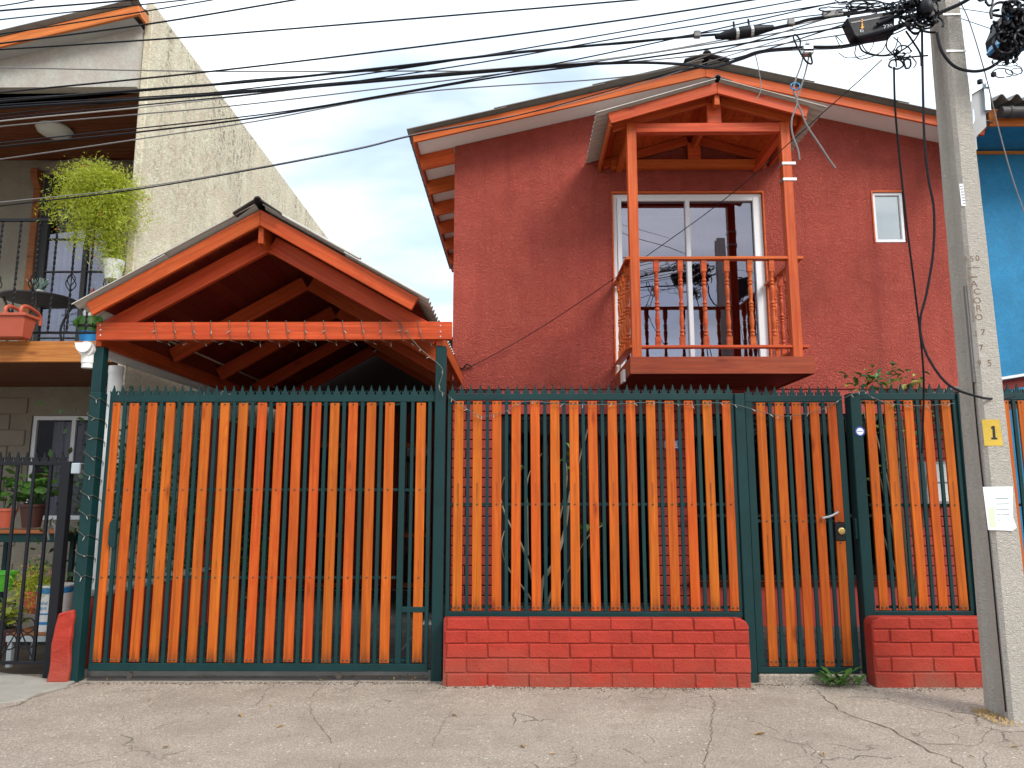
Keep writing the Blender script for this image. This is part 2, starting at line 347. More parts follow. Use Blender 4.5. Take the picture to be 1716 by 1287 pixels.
M_greypanel = plain('grey_fibre_panel', (0.36, 0.36, 0.36), 0.7, 0.08, 0.1, 30, 0.3)
M_cable = plain('black_cable_sheath', (0.006, 0.006, 0.009), 0.5, 0.1, 0.05, 60, 0.22, dirt=0)
M_cable_grey = plain('grey_cable_sheath', (0.16, 0.155, 0.15), 0.45, 0.1, 0.05, 60, 0.5, dirt=0)
M_cable_white = plain('pale_cable_sheath', (0.45, 0.44, 0.42), 0.5, 0.1, 0.05, 60, 0.4, dirt=0)
M_bluep = plain('blue_plastic', (0.02, 0.22, 0.50), 0.4, 0.05, 0, 30, dirt=0)
M_steel = plain('galvanised_steel', (0.48, 0.49, 0.50), 0.35, 0.1, 0.05, 40, 0.5, 0.7, dirt=0.2)
M_brass = plain('brass', (0.62, 0.42, 0.16), 0.28, 0.08, 0, 30, 0.5, 0.9, dirt=0)
M_terra = plain('terracotta_plastic', (0.42, 0.085, 0.045), 0.5, 0.1, 0.05, 30, dirt=0.15)
M_terradark = plain('dark_terracotta', (0.055, 0.018, 0.014), 0.6, 0.15, 0.1, 30)
M_paper = plain('white_paper', (0.78, 0.79, 0.82), 0.7, 0.03, 0.05, 10, 0.2, dirt=0.06, dcol=(0.62, 0.70, 0.55))
M_ink = plain('black_ink', (0.015, 0.015, 0.02), 0.7, 0.1, 0, 30, dirt=0)
M_yellow = plain('worn_yellow_paint', (0.52, 0.35, 0.06), 0.85, 0.2, 0.9, 40, 0.15, dirt=0.6, dcol=(0.42, 0.30, 0.10))
M_orange_ink = plain('orange_ink', (0.75, 0.33, 0.03), 0.6, 0.05, 0, 30, dirt=0)
M_blue_ink = plain('blue_enamel', (0.05, 0.08, 0.36), 0.4, 0.05, 0, 30, dirt=0)
M_cyan_ink = plain('light_blue_ink', (0.02, 0.22, 0.52), 0.5, 0.05, 0, 30, dirt=0)
M_engrave = plain('engraved_look_brown', (0.20, 0.14, 0.10), 0.9, 0.2, 0.1, 40, 0.1)  # dark brown tone gives the incised look; no grooves are cut
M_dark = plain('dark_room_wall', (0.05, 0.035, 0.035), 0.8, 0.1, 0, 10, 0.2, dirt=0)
M_curtain = plain('pale_curtain_cloth', (0.62, 0.62, 0.66), 0.9, 0.1, 0.1, 30, 0.1, dirt=0)
M_curtain_red = plain('wine_red_curtain', (0.16, 0.025, 0.035), 0.9, 0.15, 0.1, 30, 0.1, dirt=0)
M_bulb = plain('clear_fairy_bulb', (0.24, 0.23, 0.20), 0.3, 0.05, 0, 30, 0.5, dirt=0)
M_wire = plain('dull_fairy_wire', (0.085, 0.08, 0.062), 0.5, 0.1, 0, 30, dirt=0)
M_bark = plain('pale_dry_branch', (0.26, 0.21, 0.15), 0.85, 0.25, 0.4, 40, 0.2)
M_soil = plain('dry_soil', (0.10, 0.075, 0.055), 0.95, 0.3, 0.6, 40, 0.1)
def leafmat(name, c, c2, trans=0.25):
    s = NT(name); v = s.coord(True); n = s.noise(v, 9.0, 3, 0.6); oi = s.n('ShaderNodeObjectInfo')
    f = s.math('MULTIPLY_ADD', oi.outputs['Random'], 0.5, s.math('MULTIPLY', n, 0.6))
    col = s.mix(f, rgb(c), rgb(c2)); m = s.fin(col, 0.45, None, 0.4)
    tr = s.n('ShaderNodeBsdfTranslucent'); s.l(s.mix(0.5, col, rgb(c2, 1.4)), tr.inputs[0]); ms = s.n('ShaderNodeMixShader'); ms.inputs[0].default_value = trans
    s.l(s.b.outputs[0], ms.inputs[1]); s.l(tr.outputs[0], ms.inputs[2]); s.l(ms.outputs[0], s.out.inputs[0]); return m
M_fern = leafmat('bright_fern_green', (0.20, 0.30, 0.016), (0.52, 0.50, 0.05), 0.4)
M_leaf = leafmat('mid_green_leaf', (0.035, 0.105, 0.018), (0.085, 0.19, 0.030))
M_leaf_dark = leafmat('dark_green_leaf', (0.025, 0.060, 0.018), (0.055, 0.105, 0.03))
M_leaf_grey = leafmat('grey_green_leaf', (0.16, 0.24, 0.20), (0.30, 0.40, 0.36), 0.1)
M_leaf_y = leafmat('yellow_green_leaf', (0.20, 0.26, 0.03), (0.34, 0.36, 0.06))
M_dry = leafmat('dry_leaf', (0.24, 0.14, 0.055), (0.40, 0.26, 0.10), 0.05)
M_pink = leafmat('pale_pink_petal', (0.55, 0.26, 0.24), (0.70, 0.36, 0.30))
M_magenta = leafmat('magenta_petal', (0.60, 0.06, 0.25), (0.70, 0.10, 0.32))
def glass(name, refl, tint, rough=0.0, gc=(0.80, 0.78, 0.88, 1), ior=1.5):
    s = NT(name); g = s.n('ShaderNodeBsdfGlossy'); g.inputs['Roughness'].default_value = rough; g.inputs['Color'].default_value = gc
    t = s.n('ShaderNodeBsdfTransparent'); t.inputs['Color'].default_value = tint + (1,)
    fr = s.n('ShaderNodeFresnel'); fr.inputs['IOR'].default_value = ior
    n = s.noise(s.coord(False), 1.6, 2, 0.5); s.l(s.bump(n, 0.05, 0.02), g.inputs['Normal'])
    ms = s.n('ShaderNodeMixShader'); s.l(s.math('ADD', fr.outputs[0], refl), ms.inputs[0]); s.l(t.outputs[0], ms.inputs[1]); s.l(g.outputs[0], ms.inputs[2])
    s.l(ms.outputs[0], s.out.inputs[0]); return s.m
M_glass = glass('reflective_window_glass', 0.19, (0.55, 0.5, 0.55))
M_glass_soft = glass('dimmed_reflection_glass', 0.0, (0.72, 0.72, 0.75), gc=(0.55, 0.52, 0.55, 1), ior=1.28)  # reflection dimmed in the colour, in place of dark buildings opposite
M_glass_mid = glass('hazy_window_glass', 0.09, (0.8, 0.8, 0.83))
M_glass_pale = glass('pale_reflecting_glass', 0.36, (0.6, 0.6, 0.6), gc=(0.9, 0.92, 0.9, 1))
M_frost = plain('pale_lamp_glass', (0.62, 0.63, 0.60), 0.3, 0.03, 0, 30, 0.5, dirt=0)

def concrete_ground():
    s = NT('worn_concrete_paving'); tc = s.n('ShaderNodeNewGeometry'); v = tc.outputs['Position']
    lo = s.noise(v, 0.55, 6, 0.6, 0.4); mid = s.noise(v, 2.6, 6, 0.65, 0.3); fine = s.noise(v, 28, 5, 0.7); grit = s.noise(v, 85, 3, 0.75)
    st = s.n('ShaderNodeMapping'); st.inputs['Scale'].default_value = (1.0, 4.5, 1); s.l(v, st.inputs[0]); band = s.noise(st.outputs[0], 0.9, 4, 0.6, 0.6)
    c = (0.43, 0.358, 0.283)
    col = s.mix(s.ramp(lo, 0.32, 0.68), rgb(c, 0.78), rgb((0.51, 0.435, 0.35)))
    col = s.mix(s.math('MULTIPLY', s.ramp(mid, 0.46, 0.70), 0.6), col, rgb((0.27, 0.215, 0.16)))
    col = s.mix(s.math('MULTIPLY', s.ramp(band, 0.5, 0.7), 0.35), col, rgb((0.56, 0.48, 0.395)))
    col = s.mix(s.math('MULTIPLY', s.ramp(fine, 0.52, 0.7), 0.4), col, rgb((0.20, 0.165, 0.13)))
    col = s.mix(s.math('MULTIPLY', s.ramp(grit, 0.55, 0.66), 0.6), col, rgb((0.56, 0.50, 0.43)))
    col = s.mix(s.math('MULTIPLY', s.ramp(grit, 0.45, 0.34), 0.6), col, rgb((0.15, 0.12, 0.1)))
    stain = s.noise(v, 0.8, 3, 0.55, 0.8); col = s.mix(s.math('MULTIPLY', s.ramp(stain, 0.60, 0.68), 0.35), col, rgb((0.20, 0.165, 0.125)))
    pits = s.n('ShaderNodeTexVoronoi'); pits.inputs['Scale'].default_value = 26; s.l(v, pits.inputs['Vector']); pc_ = s.n('ShaderNodeSeparateXYZ'); s.l(pits.outputs['Color'], pc_.inputs[0])
    col = s.mix(s.math('MULTIPLY', s.math('MULTIPLY', s.math('LESS_THAN', pits.outputs['Distance'], 0.28), s.math('GREATER_THAN', pc_.outputs[0], 0.80)), 0.5), col, rgb((0.17, 0.135, 0.10)))
    col = s.mix(s.math('MULTIPLY', s.math('MULTIPLY', s.math('LESS_THAN', pits.outputs['Distance'], 0.22), s.math('LESS_THAN', pc_.outputs[0], 0.12)), 0.5), col, rgb((0.66, 0.60, 0.52)))
    # hairline cracks
    dv = s.n('ShaderNodeVectorMath', operation='ADD'); nz = s.n('ShaderNodeTexNoise'); nz.inputs['Scale'].default_value = 3.5; nz.inputs['Detail'].default_value = 5; s.l(v, nz.inputs['Vector'])
    sc_ = s.n('ShaderNodeVectorMath', operation='SCALE'); s.l(nz.outputs['Color'], sc_.inputs[0]); sc_.inputs['Scale'].default_value = 0.42
    s.l(v, dv.inputs[0]); s.l(sc_.outputs[0], dv.inputs[1])
    vo = s.n('ShaderNodeTexVoronoi', feature='DISTANCE_TO_EDGE'); vo.inputs['Scale'].default_value = 1.15; s.l(dv.outputs[0], vo.inputs['Vector'])
    ck = s.math('MULTIPLY', s.ramp(vo.outputs['Distance'], 0.002, 0.011, (1, 1, 1, 1), (0, 0, 0, 1)), s.ramp(s.noise(v, 0.9, 3, 0.6), 0.5, 0.62))
    col = s.mix(s.math('MULTIPLY', ck, 0.62), col, rgb((0.09, 0.07, 0.055)))
    h = s.math('ADD', s.math('ADD', s.math('MULTIPLY', fine, 0.9), s.math('MULTIPLY', grit, 0.5)), s.math('MULTIPLY', ck, -1.5))
    h = s.math('ADD', h, s.math('MULTIPLY', mid, 1.2))
    return s.fin(col, 0.92, s.bump(h, 0.9, 0.012), 0.2)
M_ground = concrete_ground()
M_slab = plain('grey_smooth_slab', (0.28, 0.262, 0.228), 0.9, 0.15, 0.4, 60, 0.2, dirt=0.45, dcol=(0.21, 0.185, 0.15))
M_crack = plain('dirt_filled_crack', (0.12, 0.092, 0.068), 0.95, 0.3, 0.2, 60, 0.1)
M_tile = plain('grey_patio_tile', (0.060, 0.060, 0.060), 0.6, 0.35, 0.2, 12, 0.25, dirt=0.6, dcol=(0.02, 0.02, 0.02))
M_grout = plain('pale_tile_grout', (0.36, 0.35, 0.33), 0.9, 0.1, 0.1, 40, 0.2)
def polem(name, c):
    s = NT(name); v = s.coord(False); st = s.n('ShaderNodeMapping'); st.inputs['Scale'].default_value = (1, 1, 1.6); s.l(v, st.inputs[0])
    a = s.noise(v, 2.2, 5, 0.6); r = s.noise(st.outputs[0], 42, 4, 0.6, 1.5); p = s.noise(v, 110, 3, 0.6)
    col = s.mix(s.ramp(a, 0.3, 0.7), rgb(c, 0.9), rgb(c, 1.08)); col = s.mix(s.math('MULTIPLY', s.ramp(r, 0.45, 0.25), 0.3), col, rgb((c[0] * 0.62, c[1] * 0.56, c[2] * 0.5)))
    col = s.mix(s.math('MULTIPLY', s.ramp(p, 0.32, 0.26), 0.6), col, rgb(c, 0.35))
    return s.fin(col, 0.9, s.bump(s.math('ADD', r, s.math('MULTIPLY', p, 0.3)), 0.9, 0.02), 0.2)
M_pole = polem('rough_pole_concrete', (0.80, 0.74, 0.66))
# ================================================================== SETTING
YF = 6.2            # fence line
YW = 8.4            # front wall of the red house
g = MB().box((-160, -160, -0.30), (160, 160, -0.25)); g.build('ground', M_soil, kind='structure')
# concrete pavement: a gently uneven sheet
def pav_z(x, y): return 0.010 * noise.noise((x * 0.45, y * 0.6, 1.3)) + 0.004 * noise.noise((x * 2.1, y * 2.1, 5.0)) - 0.006 - 0.012 * max(0, 5.4 - y) * 0.4
pv = MB(); NX, NY = 150, 90; X0p, X1p, Y0p, Y1p = -9.0, 9.0, -5.0, 6.42
for j in range(NY + 1):
    for i in range(NX + 1):
        x = X0p + (X1p - X0p) * i / NX; y = Y0p + (Y1p - Y0p) * (j / NY) ** 0.6; pv.v.append((x, y, pav_z(x, y)))
for j in range(NY):
    for i in range(NX):
        a = j * (NX + 1) + i; pv.f.append((a, a + 1, a + NX + 2, a + NX + 1))
pave = pv.build('pavement', M_ground, smooth=True, recalc=False, kind='structure')
street = MB().box((-160, -160, -0.24), (160, -4.98, -0.10)).build('street', M_ground, kind='structure')
# lighter smooth slab in front of the left neighbour
sp_ = [PZ(-260, 1092, 0), PZ(80, 1138, 0), PZ(128, 1140, 0), PZ(112, 1150, 0), PZ(70, 1160, 0), PZ(42, 1172, 0), PZ(6, 1178, 0), PZ(-260, 1196, 0)]
MB().prism([(p.x, p.y, -0.03) for p in sp_], (0, 0, 0.034)).build('pavement_slab', M_slab, bev=0.004, kind='structure')
# long open cracks, filled with dirt
crk = MB()
def crack(pts, w):
    p = [PZ(x, y, 0) for x, y in pts]; q = []
    for i in range(len(p) - 1):
        n = max(2, int((p[i + 1] - p[i]).length / 0.05))
        for k in range(n):
            t = p[i].lerp(p[i + 1], k / n); q.append(t + Vector((R.uniform(-.014, .014), R.uniform(-.014, .014), 0)))
    q.append(p[-1]); vs = []
    for i, t in enumerate(q):
        d = (q[min(i + 1, len(q) - 1)] - q[max(i - 1, 0)]).normalized(); s = Vector((-d.y, d.x, 0)); ww = w * 0.62 * R.uniform(0.3, 1.3) * (0.4 if i in (0, len(q) - 1) else 1)
        for sg in (-1, 1):
            r = t + s * ww * sg * 0.5; vs.append((r.x, r.y, pav_z(r.x, r.y) + 0.004))
    crk.add(vs, [(2 * i, 2 * i + 1, 2 * i + 3, 2 * i + 2) for i in range(len(q) - 1)])
crack([(1365, 1153), (1385, 1170), (1405, 1188), (1440, 1203), (1482, 1216), (1515, 1233), (1545, 1250), (1590, 1268), (1640, 1300)], 0.016)
crack([(1188, 1160), (1198, 1178), (1190, 1205), (1194, 1235), (1180, 1270), (1176, 1300)], 0.007)
crack([(1530, 1240), (1570, 1244), (1640, 1246), (1662, 1215)], 0.006); crack([(1640, 1246), (1652, 1262), (1648, 1285)], 0.005)
crack([(150, 1142), (112, 1152), (70, 1162), (30, 1180), (0, 1188)], 0.012)
crack([(470, 1140), (445, 1160), (430, 1182)], 0.006); crack([(550, 1140), (522, 1165), (520, 1190), (545, 1225), (555, 1245)], 0.005)
crack([(1030, 1245), (1065, 1262), (1085, 1278), (1110, 1270), (1135, 1262)], 0.005); crack([(760, 1185), (738, 1215), (725, 1250)], 0.004)
crack([(900, 1235), (960, 1250), (968, 1287)], 0.004); crack([(1240, 1225), (1290, 1232), (1342, 1246), (1350, 1262), (1300, 1272)], 0.004)
crack([(300, 1150), (262, 1170), (252, 1185)], 0.004); crack([(205, 1195), (208, 1215)], 0.003)
crk.build('pavement_cracks', M_crack, kind='stuff')
# patio floor of tiles behind the fence
MB().box((-3.62, 6.36, -0.26), (5.3, 12.0, 0.040)).build('patio', M_grout, kind='structure')
patio = bpy.data.objects['patio']
TS = 0.42; tm = MB().box((-TS / 2 + .006, -TS / 2 + .006, 0), (TS / 2 - .006, TS / 2 - .006, 0.012)).mesh('tile', M_tile, bev=0.002)
nt = 0
for i in range(21):
    for j in range(14):
        x = -3.4 + i * TS; y = 6.58 + j * TS
        if (x > -0.9 and y > 8.30) or x > 5.1 or y > 11.6: continue
        inst('tile', tm, Matrix.Translation((x, y, 0.040 + R.uniform(0, .002))), patio); nt += 1

# ================================================================== RED HOUSE
XL = px_x(760, 450, YW); XR = px_x(1636, 640, YW); ZL = px_z(652, YW)
YB = 8.0; RX = px_x(1182, 118, YB); SLP = 0.2365
ZS = px_z(245, YW, 760)                       # soffit height at the left wall corner
def zsof(x): return ZS + SLP * (RX - XL) - SLP * abs(x - RX)
XE = px_x(692, 222, YB); XER = XR + 0.12
house = thing('red_house', 'two-storey red stucco house with low gable roof and a small wooden balcony', 'house', ((XL + XR) / 2, YW, 0))
d0, d1 = px_x(1028, 450, YW), px_x(1285, 450, YW); dz0, dz1 = px_z(630, YW), px_z(323, YW)
w0, w1 = px_x(1463, 366, YW), px_x(1517, 366, YW); wz0, wz1 = px_z(409, YW), px_z(323, YW)
TH = 0.2
up = MB()
def strip(a, b, z0, z1=None):
    if z1 is not None: up.prism([(a, YW, z0), (b, YW, z0), (b, YW, z1), (a, YW, z1)], (0, TH, 0)); return
    top = [(b, YW, zsof(b) - 0.004)] + ([(RX, YW, zsof(RX) - 0.004)] if a < RX < b else []) + [(a, YW, zsof(a) - 0.004)]
    up.prism([(a, YW, z0), (b, YW, z0)] + top, (0, TH, 0))
strip(XL, d0, ZL); strip(d0, d1, ZL, dz0); strip(d0, d1, dz1); strip(d1, w0, ZL); strip(w0, w1, ZL, wz0); strip(w0, w1, wz1); strip(w1, XR, ZL)
up.prism([(XL, YW + TH, 0), (XL + .2, YW + TH, 0), (XL + .2, YW + TH, zsof(XL) - .03), (XL, YW + TH, zsof(XL) - .03)], (0, 4.6, 0))
up.prism([(XR - .2, YW + TH, 0), (XR, YW + TH, 0), (XR, YW + TH, zsof(XR) - .03), (XR - .2, YW + TH, zsof(XR) - .03)], (0, 4.6, 0))
up.build('wall', M_stucco, house)
# ground floor: painted brick around two dark openings
LY = YW + 0.045
o0, o1 = px_x(838, 850, YW), px_x(1096, 850, YW); oz0, oz1 = px_z(1022, YW), px_z(694, YW)
q0, q1 = px_x(1152, 850, YW), px_x(1497, 850, YW); qz0, qz1 = px_z(974, YW), px_z(694, YW)
lo = MB()
for a, b, z0, z1 in ((XL, o0, 0, ZL), (o0, o1, 0, oz0), (o1, q0, 0, ZL), (q1, XR, 0, ZL), (o0, o1, oz1, ZL), (q0, q1, oz1, ZL), (q0, q1, 0, qz0)):
    lo.box((a, LY, z0), (b, LY + 0.15, z1 - (0.002 if z1 == ZL else 0)))
lo.build('ground_floor_wall', M_joint_house, house)
MB().box((o0, LY - 0.03, oz1), (o1, LY - 0.002, ZL - 0.004)).build('lintel', M_red_smooth, house, bev=0.004)
MB().box((q0, LY - 0.03, qz1), (q1, LY - 0.002, ZL - 0.004)).build('lintel', M_red_smooth, house, bev=0.004)
MB().box((q0, LY - 0.03, 0.04), (q1, LY - 0.002, qz0 - 0.04)).build('plinth', M_red_smooth, house, bev=0.004)
MB().box((q0, LY - 0.06, qz0 - 0.038), (q1, LY - 0.002, qz0)).build('sill', M_joint_house, house, bev=0.004)
def brick_fill(a, b, z0, z1, y, parent, mat, ch, bl, depth=0.02, off0=0.0, gap=0.010, jit=0.0):
    row = 0; z = z0
    while z + ch * 0.6 < z1:
        zt = min(z + ch - gap, z1); x = a - (bl * (0.5 * (row % 2) + off0)) % bl
        while x < b - 0.02:
            xa, xb = max(x, a), min(x + bl - gap, b)
            if xb - xa > 0.03:
                key = ('brick', mat.name, round(xb - xa, 2), round(zt - z, 3))
                if key not in CACHE:
                    hw = round(xb - xa, 2) / 2; CACHE[key] = MB().box((-hw, 0, 0), (hw, depth + 0.012, zt - z)).mesh('brick', mat, bev=0.006)
                inst('brick', CACHE[key], Matrix.Translation(((xa + xb) / 2, y - depth + R.uniform(-jit, jit), z)) @ Matrix.Rotation(R.uniform(-jit, jit) * 0.8, 4, 'Z'), parent)
            x += bl
        z += ch; row += 1
CH = 0.1075
brick_fill(XL + .004, o0, 0.05, ZL - 0.03, LY, house, M_brick_house, CH, 0.32)
brick_fill(o1, q0, 0.05, ZL - 0.03, LY, house, M_brick_house, CH, 0.32, off0=0.2)
brick_fill(q1, XR - .004, 0.05, ZL - 0.03, LY, house, M_brick_house, CH, 0.32, off0=0.35)
# rooms behind the glass
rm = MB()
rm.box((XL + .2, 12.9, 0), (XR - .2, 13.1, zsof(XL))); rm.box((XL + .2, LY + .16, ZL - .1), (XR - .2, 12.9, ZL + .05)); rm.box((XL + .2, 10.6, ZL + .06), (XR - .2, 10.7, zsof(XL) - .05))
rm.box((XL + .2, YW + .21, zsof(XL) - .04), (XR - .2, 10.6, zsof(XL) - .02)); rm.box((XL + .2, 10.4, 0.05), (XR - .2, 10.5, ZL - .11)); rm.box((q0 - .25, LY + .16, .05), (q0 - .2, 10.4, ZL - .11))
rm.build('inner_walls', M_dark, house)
# windows: frame mesh with pane children
def window(parent, x0, x1, z0, z1, y, fw, mat, gmat, mull=(), name='window', depth=0.06, trans=()):
    b = MB(); b.box((x0, y, z0), (x1, y + depth, z0 + fw)); b.box((x0, y, z1 - fw), (x1, y + depth, z1)); b.box((x0, y, z0 + fw), (x0 + fw, y + depth, z1 - fw)); b.box((x1 - fw, y, z0 + fw), (x1, y + depth, z1 - fw))
    xs = [x0 + fw]
    for m, mw in mull: b.box((m - mw / 2, y + .004, z0 + fw), (m + mw / 2, y + depth - .004, z1 - fw)); xs += [m - mw / 2, m + mw / 2]
    for t, tw in trans: b.box((x0 + fw, y + .01, t - tw / 2), (x1 - fw, y + depth - .01, t + tw / 2))
    xs.append(x1 - fw); o = b.build(name, mat, parent, bev=0.003)
    for i in range(0, len(xs), 2):
        MB().box((xs[i], y + depth * .5, z0 + fw), (xs[i + 1], y + depth * .5 + .005, z1 - fw)).build('pane', gmat, o)
    return o
yd = YW + 0.03
dm = px_x(1155, 450, YW)
bd = window(house, d0 + .012, d1 - .012, dz0 + .02, dz1 - .015, yd, 0.045, M_alu, M_glass, [(dm, 0.035)], name='balcony_door')
# sliding leaf stiles
st = MB(); h0, h1 = dz0 + .065, dz1 - .06
for a, b in ((d0 + .06, d0 + .11), (dm - .016, dm + .034), (d1 - .12, d1 - .06)): st.box((a, yd - .016, h0), (b, yd + .022, h1))
st.box((d0 + .11, yd - .012, h1 - .04), (dm - .016, yd + .020, h1)); st.box((d0 + .11, yd - .012, h0), (dm - .016, yd + .020, h0 + .05)); st.box((dm + .034, yd - .012, h1 - .04), (d1 - .12, yd + .02, h1)); st.box((dm + .034, yd - .012, h0), (d1 - .12, yd + .02, h0 + .05))
st.build('sash', M_alu, bd, bev=0.003)
tr = MB(); e = 0.007
tr.box((d0 - e, YW - .012, dz1 - .012), (d1 + e, YW + .03, dz1 + e)); tr.box((d0 - e, YW - .012, dz0), (d0 + .010, YW + .03, dz1 - .012)); tr.box((d1 - .010, YW - .012, dz0), (d1 + e, YW + .03, dz1 - .012))
tr.build('door_trim', M_house_barge, house)
window(house, w0 + .012, w1 - .010, wz0 + .012, wz1 - .012, YW + .012, 0.034, M_alu, M_glass_pale, depth=.05)
tr = MB(); tr.box((w0 - .006, YW - .010, wz1 - .010), (w1 + .004, YW + .02, wz1 + .006)); tr.box((w0 - .006, YW - .010, wz0), (w0 + .010, YW + .02, wz1 - .010))
tr.build('window_trim', M_house_barge, house)
M_frame_dark = M_black
om = px_x(955, 850, YW)
window(house, o0 + .01, o1 - .01, oz0 + .01, oz1 - .01, LY + .03, 0.05, M_frame_dark, M_glass_soft, [(om, 0.06)])
qm = [q0 + (q1 - q0) * k for k in (0.33, 0.66)]
gw = window(house, q0 + .01, q1 - .01, qz0 + .01, qz1 - .01, LY + .03, 0.05, M_frame_dark, M_glass_soft, [(m, .05) for m in qm])
# curtains behind the ground-floor glass
def curtain(parent, x0, x1, z0, z1, y, mat, amp=0.03, n=60):
    vs = []; 
    for i in range(n + 1):
        x = x0 + (x1 - x0) * i / n; dy = amp * math.sin(i * 0.9) + amp * .5 * math.sin(i * 2.3 + 1)
        vs += [(x, y + dy, z0), (x, y + dy * .8, z1)]
    MB().add(vs, [(2 * i, 2 * i + 2, 2 * i + 3, 2 * i + 1) for i in range(n)]).build('curtain', mat, parent, smooth=True, recalc=False)
curtain(house, o0 + .5, o1 - .05, oz0 + .9, oz1, LY + .28, M_curtain_red)
curtain(house, d0 + .95, d1 - .02, dz0, dz1, YW + .42, M_curtain_red, .04)
# porch grille in front of the second opening
gr = MB()
for py in (864, 968):
    z = px_z(py, LY - .09); gr.bar((q0 - .02, LY - .1, z), (q1 + .02, LY - .1, z), .03, .03)
for k in range(15):
    x = q0 + .05 + (q1 - q0 - .1) * k / 14; gr.bar((x, LY - .1, qz0 + .02), (x, LY - .1, qz1 - .02), .014, .014)
gr.build('window_grille', M_black, house)
# house number plate beside the window: white enamel, blue bands
pl0, pl1 = px_x(1114, 745, LY - .03), px_x(1139, 745, LY - .03); pz0, pz1 = px_z(753, LY - .03), px_z(737, LY - .03)
pk = MB().box((pl0, LY - .034, pz0), (pl1, LY - .026, pz1)).build('number_plate', M_alu, house, bev=.001)
nb = MB(); nb.box((pl0, LY - .037, pz0), (pl1, LY - .0342, pz0 + .014)); nb.box((pl0, LY - .037, pz1 - .014), (pl1, LY - .0342, pz1)); nb.build('blue_band', M_blue_ink, pk)
text_mb('3', .085, front_M((pl1 - .030, LY - .036, (pz0 + pz1) / 2)), .001, 1.15).build('number', M_blue_ink, pk)

# ---- roof helper: corrugated sheets lapped in courses, ridge cap
def corr_mesh(L, Wd, pitch, amp, mat, t=0.007):
    key = ('corr', round(L, 3), round(Wd, 3), pitch, amp, mat.name)
    if key in CACHE: return CACHE[key]
    n = max(8, int(Wd / pitch * 8)); vs = []; fs = []
    for i in range(n + 1):
        y = Wd * i / n; z = amp * math.sin(2 * math.pi * y / pitch)
        vs += [(0, y, z), (L, y, z), (0, y, z + t), (L, y, z + t)]
    for i in range(n):
        a = 4 * i; b = a + 4
        fs += [(a, b, b + 1, a + 1), (a + 2, a + 3, b + 3, b + 2), (a, a + 2, b + 2, b), (a + 1, b + 1, b + 3, a + 3)]
    fs += [(0, 1, 3, 2), (4 * n, 4 * n + 2, 4 * n + 3, 4 * n + 1)]
    CACHE[key] = MB().add(vs, fs).mesh('roof_sheet', mat, smooth=False); return CACHE[key]
def roof_sheets(parent, rx, rz, slope, xe, Y0, Y1, ncourse, nw, pitch, amp, mat, lap=0.14, rise=0.016):
    sg = 1 if xe > rx else -1; Lh = abs(xe - rx); ang = math.atan(slope); Ltot = Lh / math.cos(ang); ch = Ltot / ncourse
    Wd = (Y1 - Y0) / nw
    d = Vector((sg * math.cos(ang), 0, -math.sin(ang))); nrm = Vector((sg * math.sin(ang), 0, math.cos(ang)))
    for c in range(ncourse):
        L = ch + (lap if c < ncourse - 1 else 0)
        me = corr_mesh(L, Wd + .04, pitch, amp, mat)
        for k in range(nw):
            p = Vector((rx, Y0 + k * Wd, rz)) + d * (c * ch) + nrm * (amp + rise * (ncourse - 1 - c) + 0.004 * (k % 2))
            m = Matrix((d, Vector((0, 1, 0)), nrm)).transposed().to_4x4(); m.translation = p
            inst('roof_sheet', me, m @ Matrix.Translation((0.02, 0, 0)), parent)
def ridge_cap(parent, rx, rz, slope, Y0, Y1, wing, mat, n=3, roll=.03):
    L = (Y1 - Y0) / n
    for k in range(n):
        a = Y0 + k * L; b = a + L + .05; z = rz + .006 * ((k + 1) % 2); prof = []
        for i in range(9):
            t = math.pi * (1 - i / 8); prof.append((rx + roll * math.cos(t), z + roll * .9 * math.sin(t)))
        prof = [(rx - wing, z - slope * wing)] + prof + [(rx + wing, z - slope * wing)]
        low = [(x, zz - .012) for x, zz in reversed(prof)]
        MB().prism([(x, a, zz) for x, zz in prof + low], (0, b - a, 0)).build('ridge_cap', mat, parent)
ZB = 0.045     # soffit above the bottom of the barge board
BH = px_z(224, YB, 697) - px_z(238, YB, 701) + 0.01
zt = lambda x: zsof(x) - ZB + BH              # top of barge = underside of sheets
roof_sheets(house, RX, zt(RX) + .004, SLP, XE - .04, YB - .07, 13.2, 3, 6, .177, .022, M_sheet)
roof_sheets(house, RX, zt(RX) + .004, SLP, XER + .04, YB - .07, 13.2, 3, 6, .177, .022, M_sheet)
ridge_cap(house, RX, zt(RX) + .10, SLP, YB - .11, 13.2, .26, M_ridge, 5, .05)
def sloped(name, xa, xb, zf, y0, y1, dz0_, dz1_, mat, parent, bev=.004):
    MB().prism([(xa, y0, zf(xa) + dz0_), (xb, y0, zf(xb) + dz0_), (xb, y0, zf(xb) + dz1_), (xa, y0, zf(xa) + dz1_)], (0, y1 - y0, 0)).build(name, mat, parent, bev=bev)
ba = math.atan(SLP)
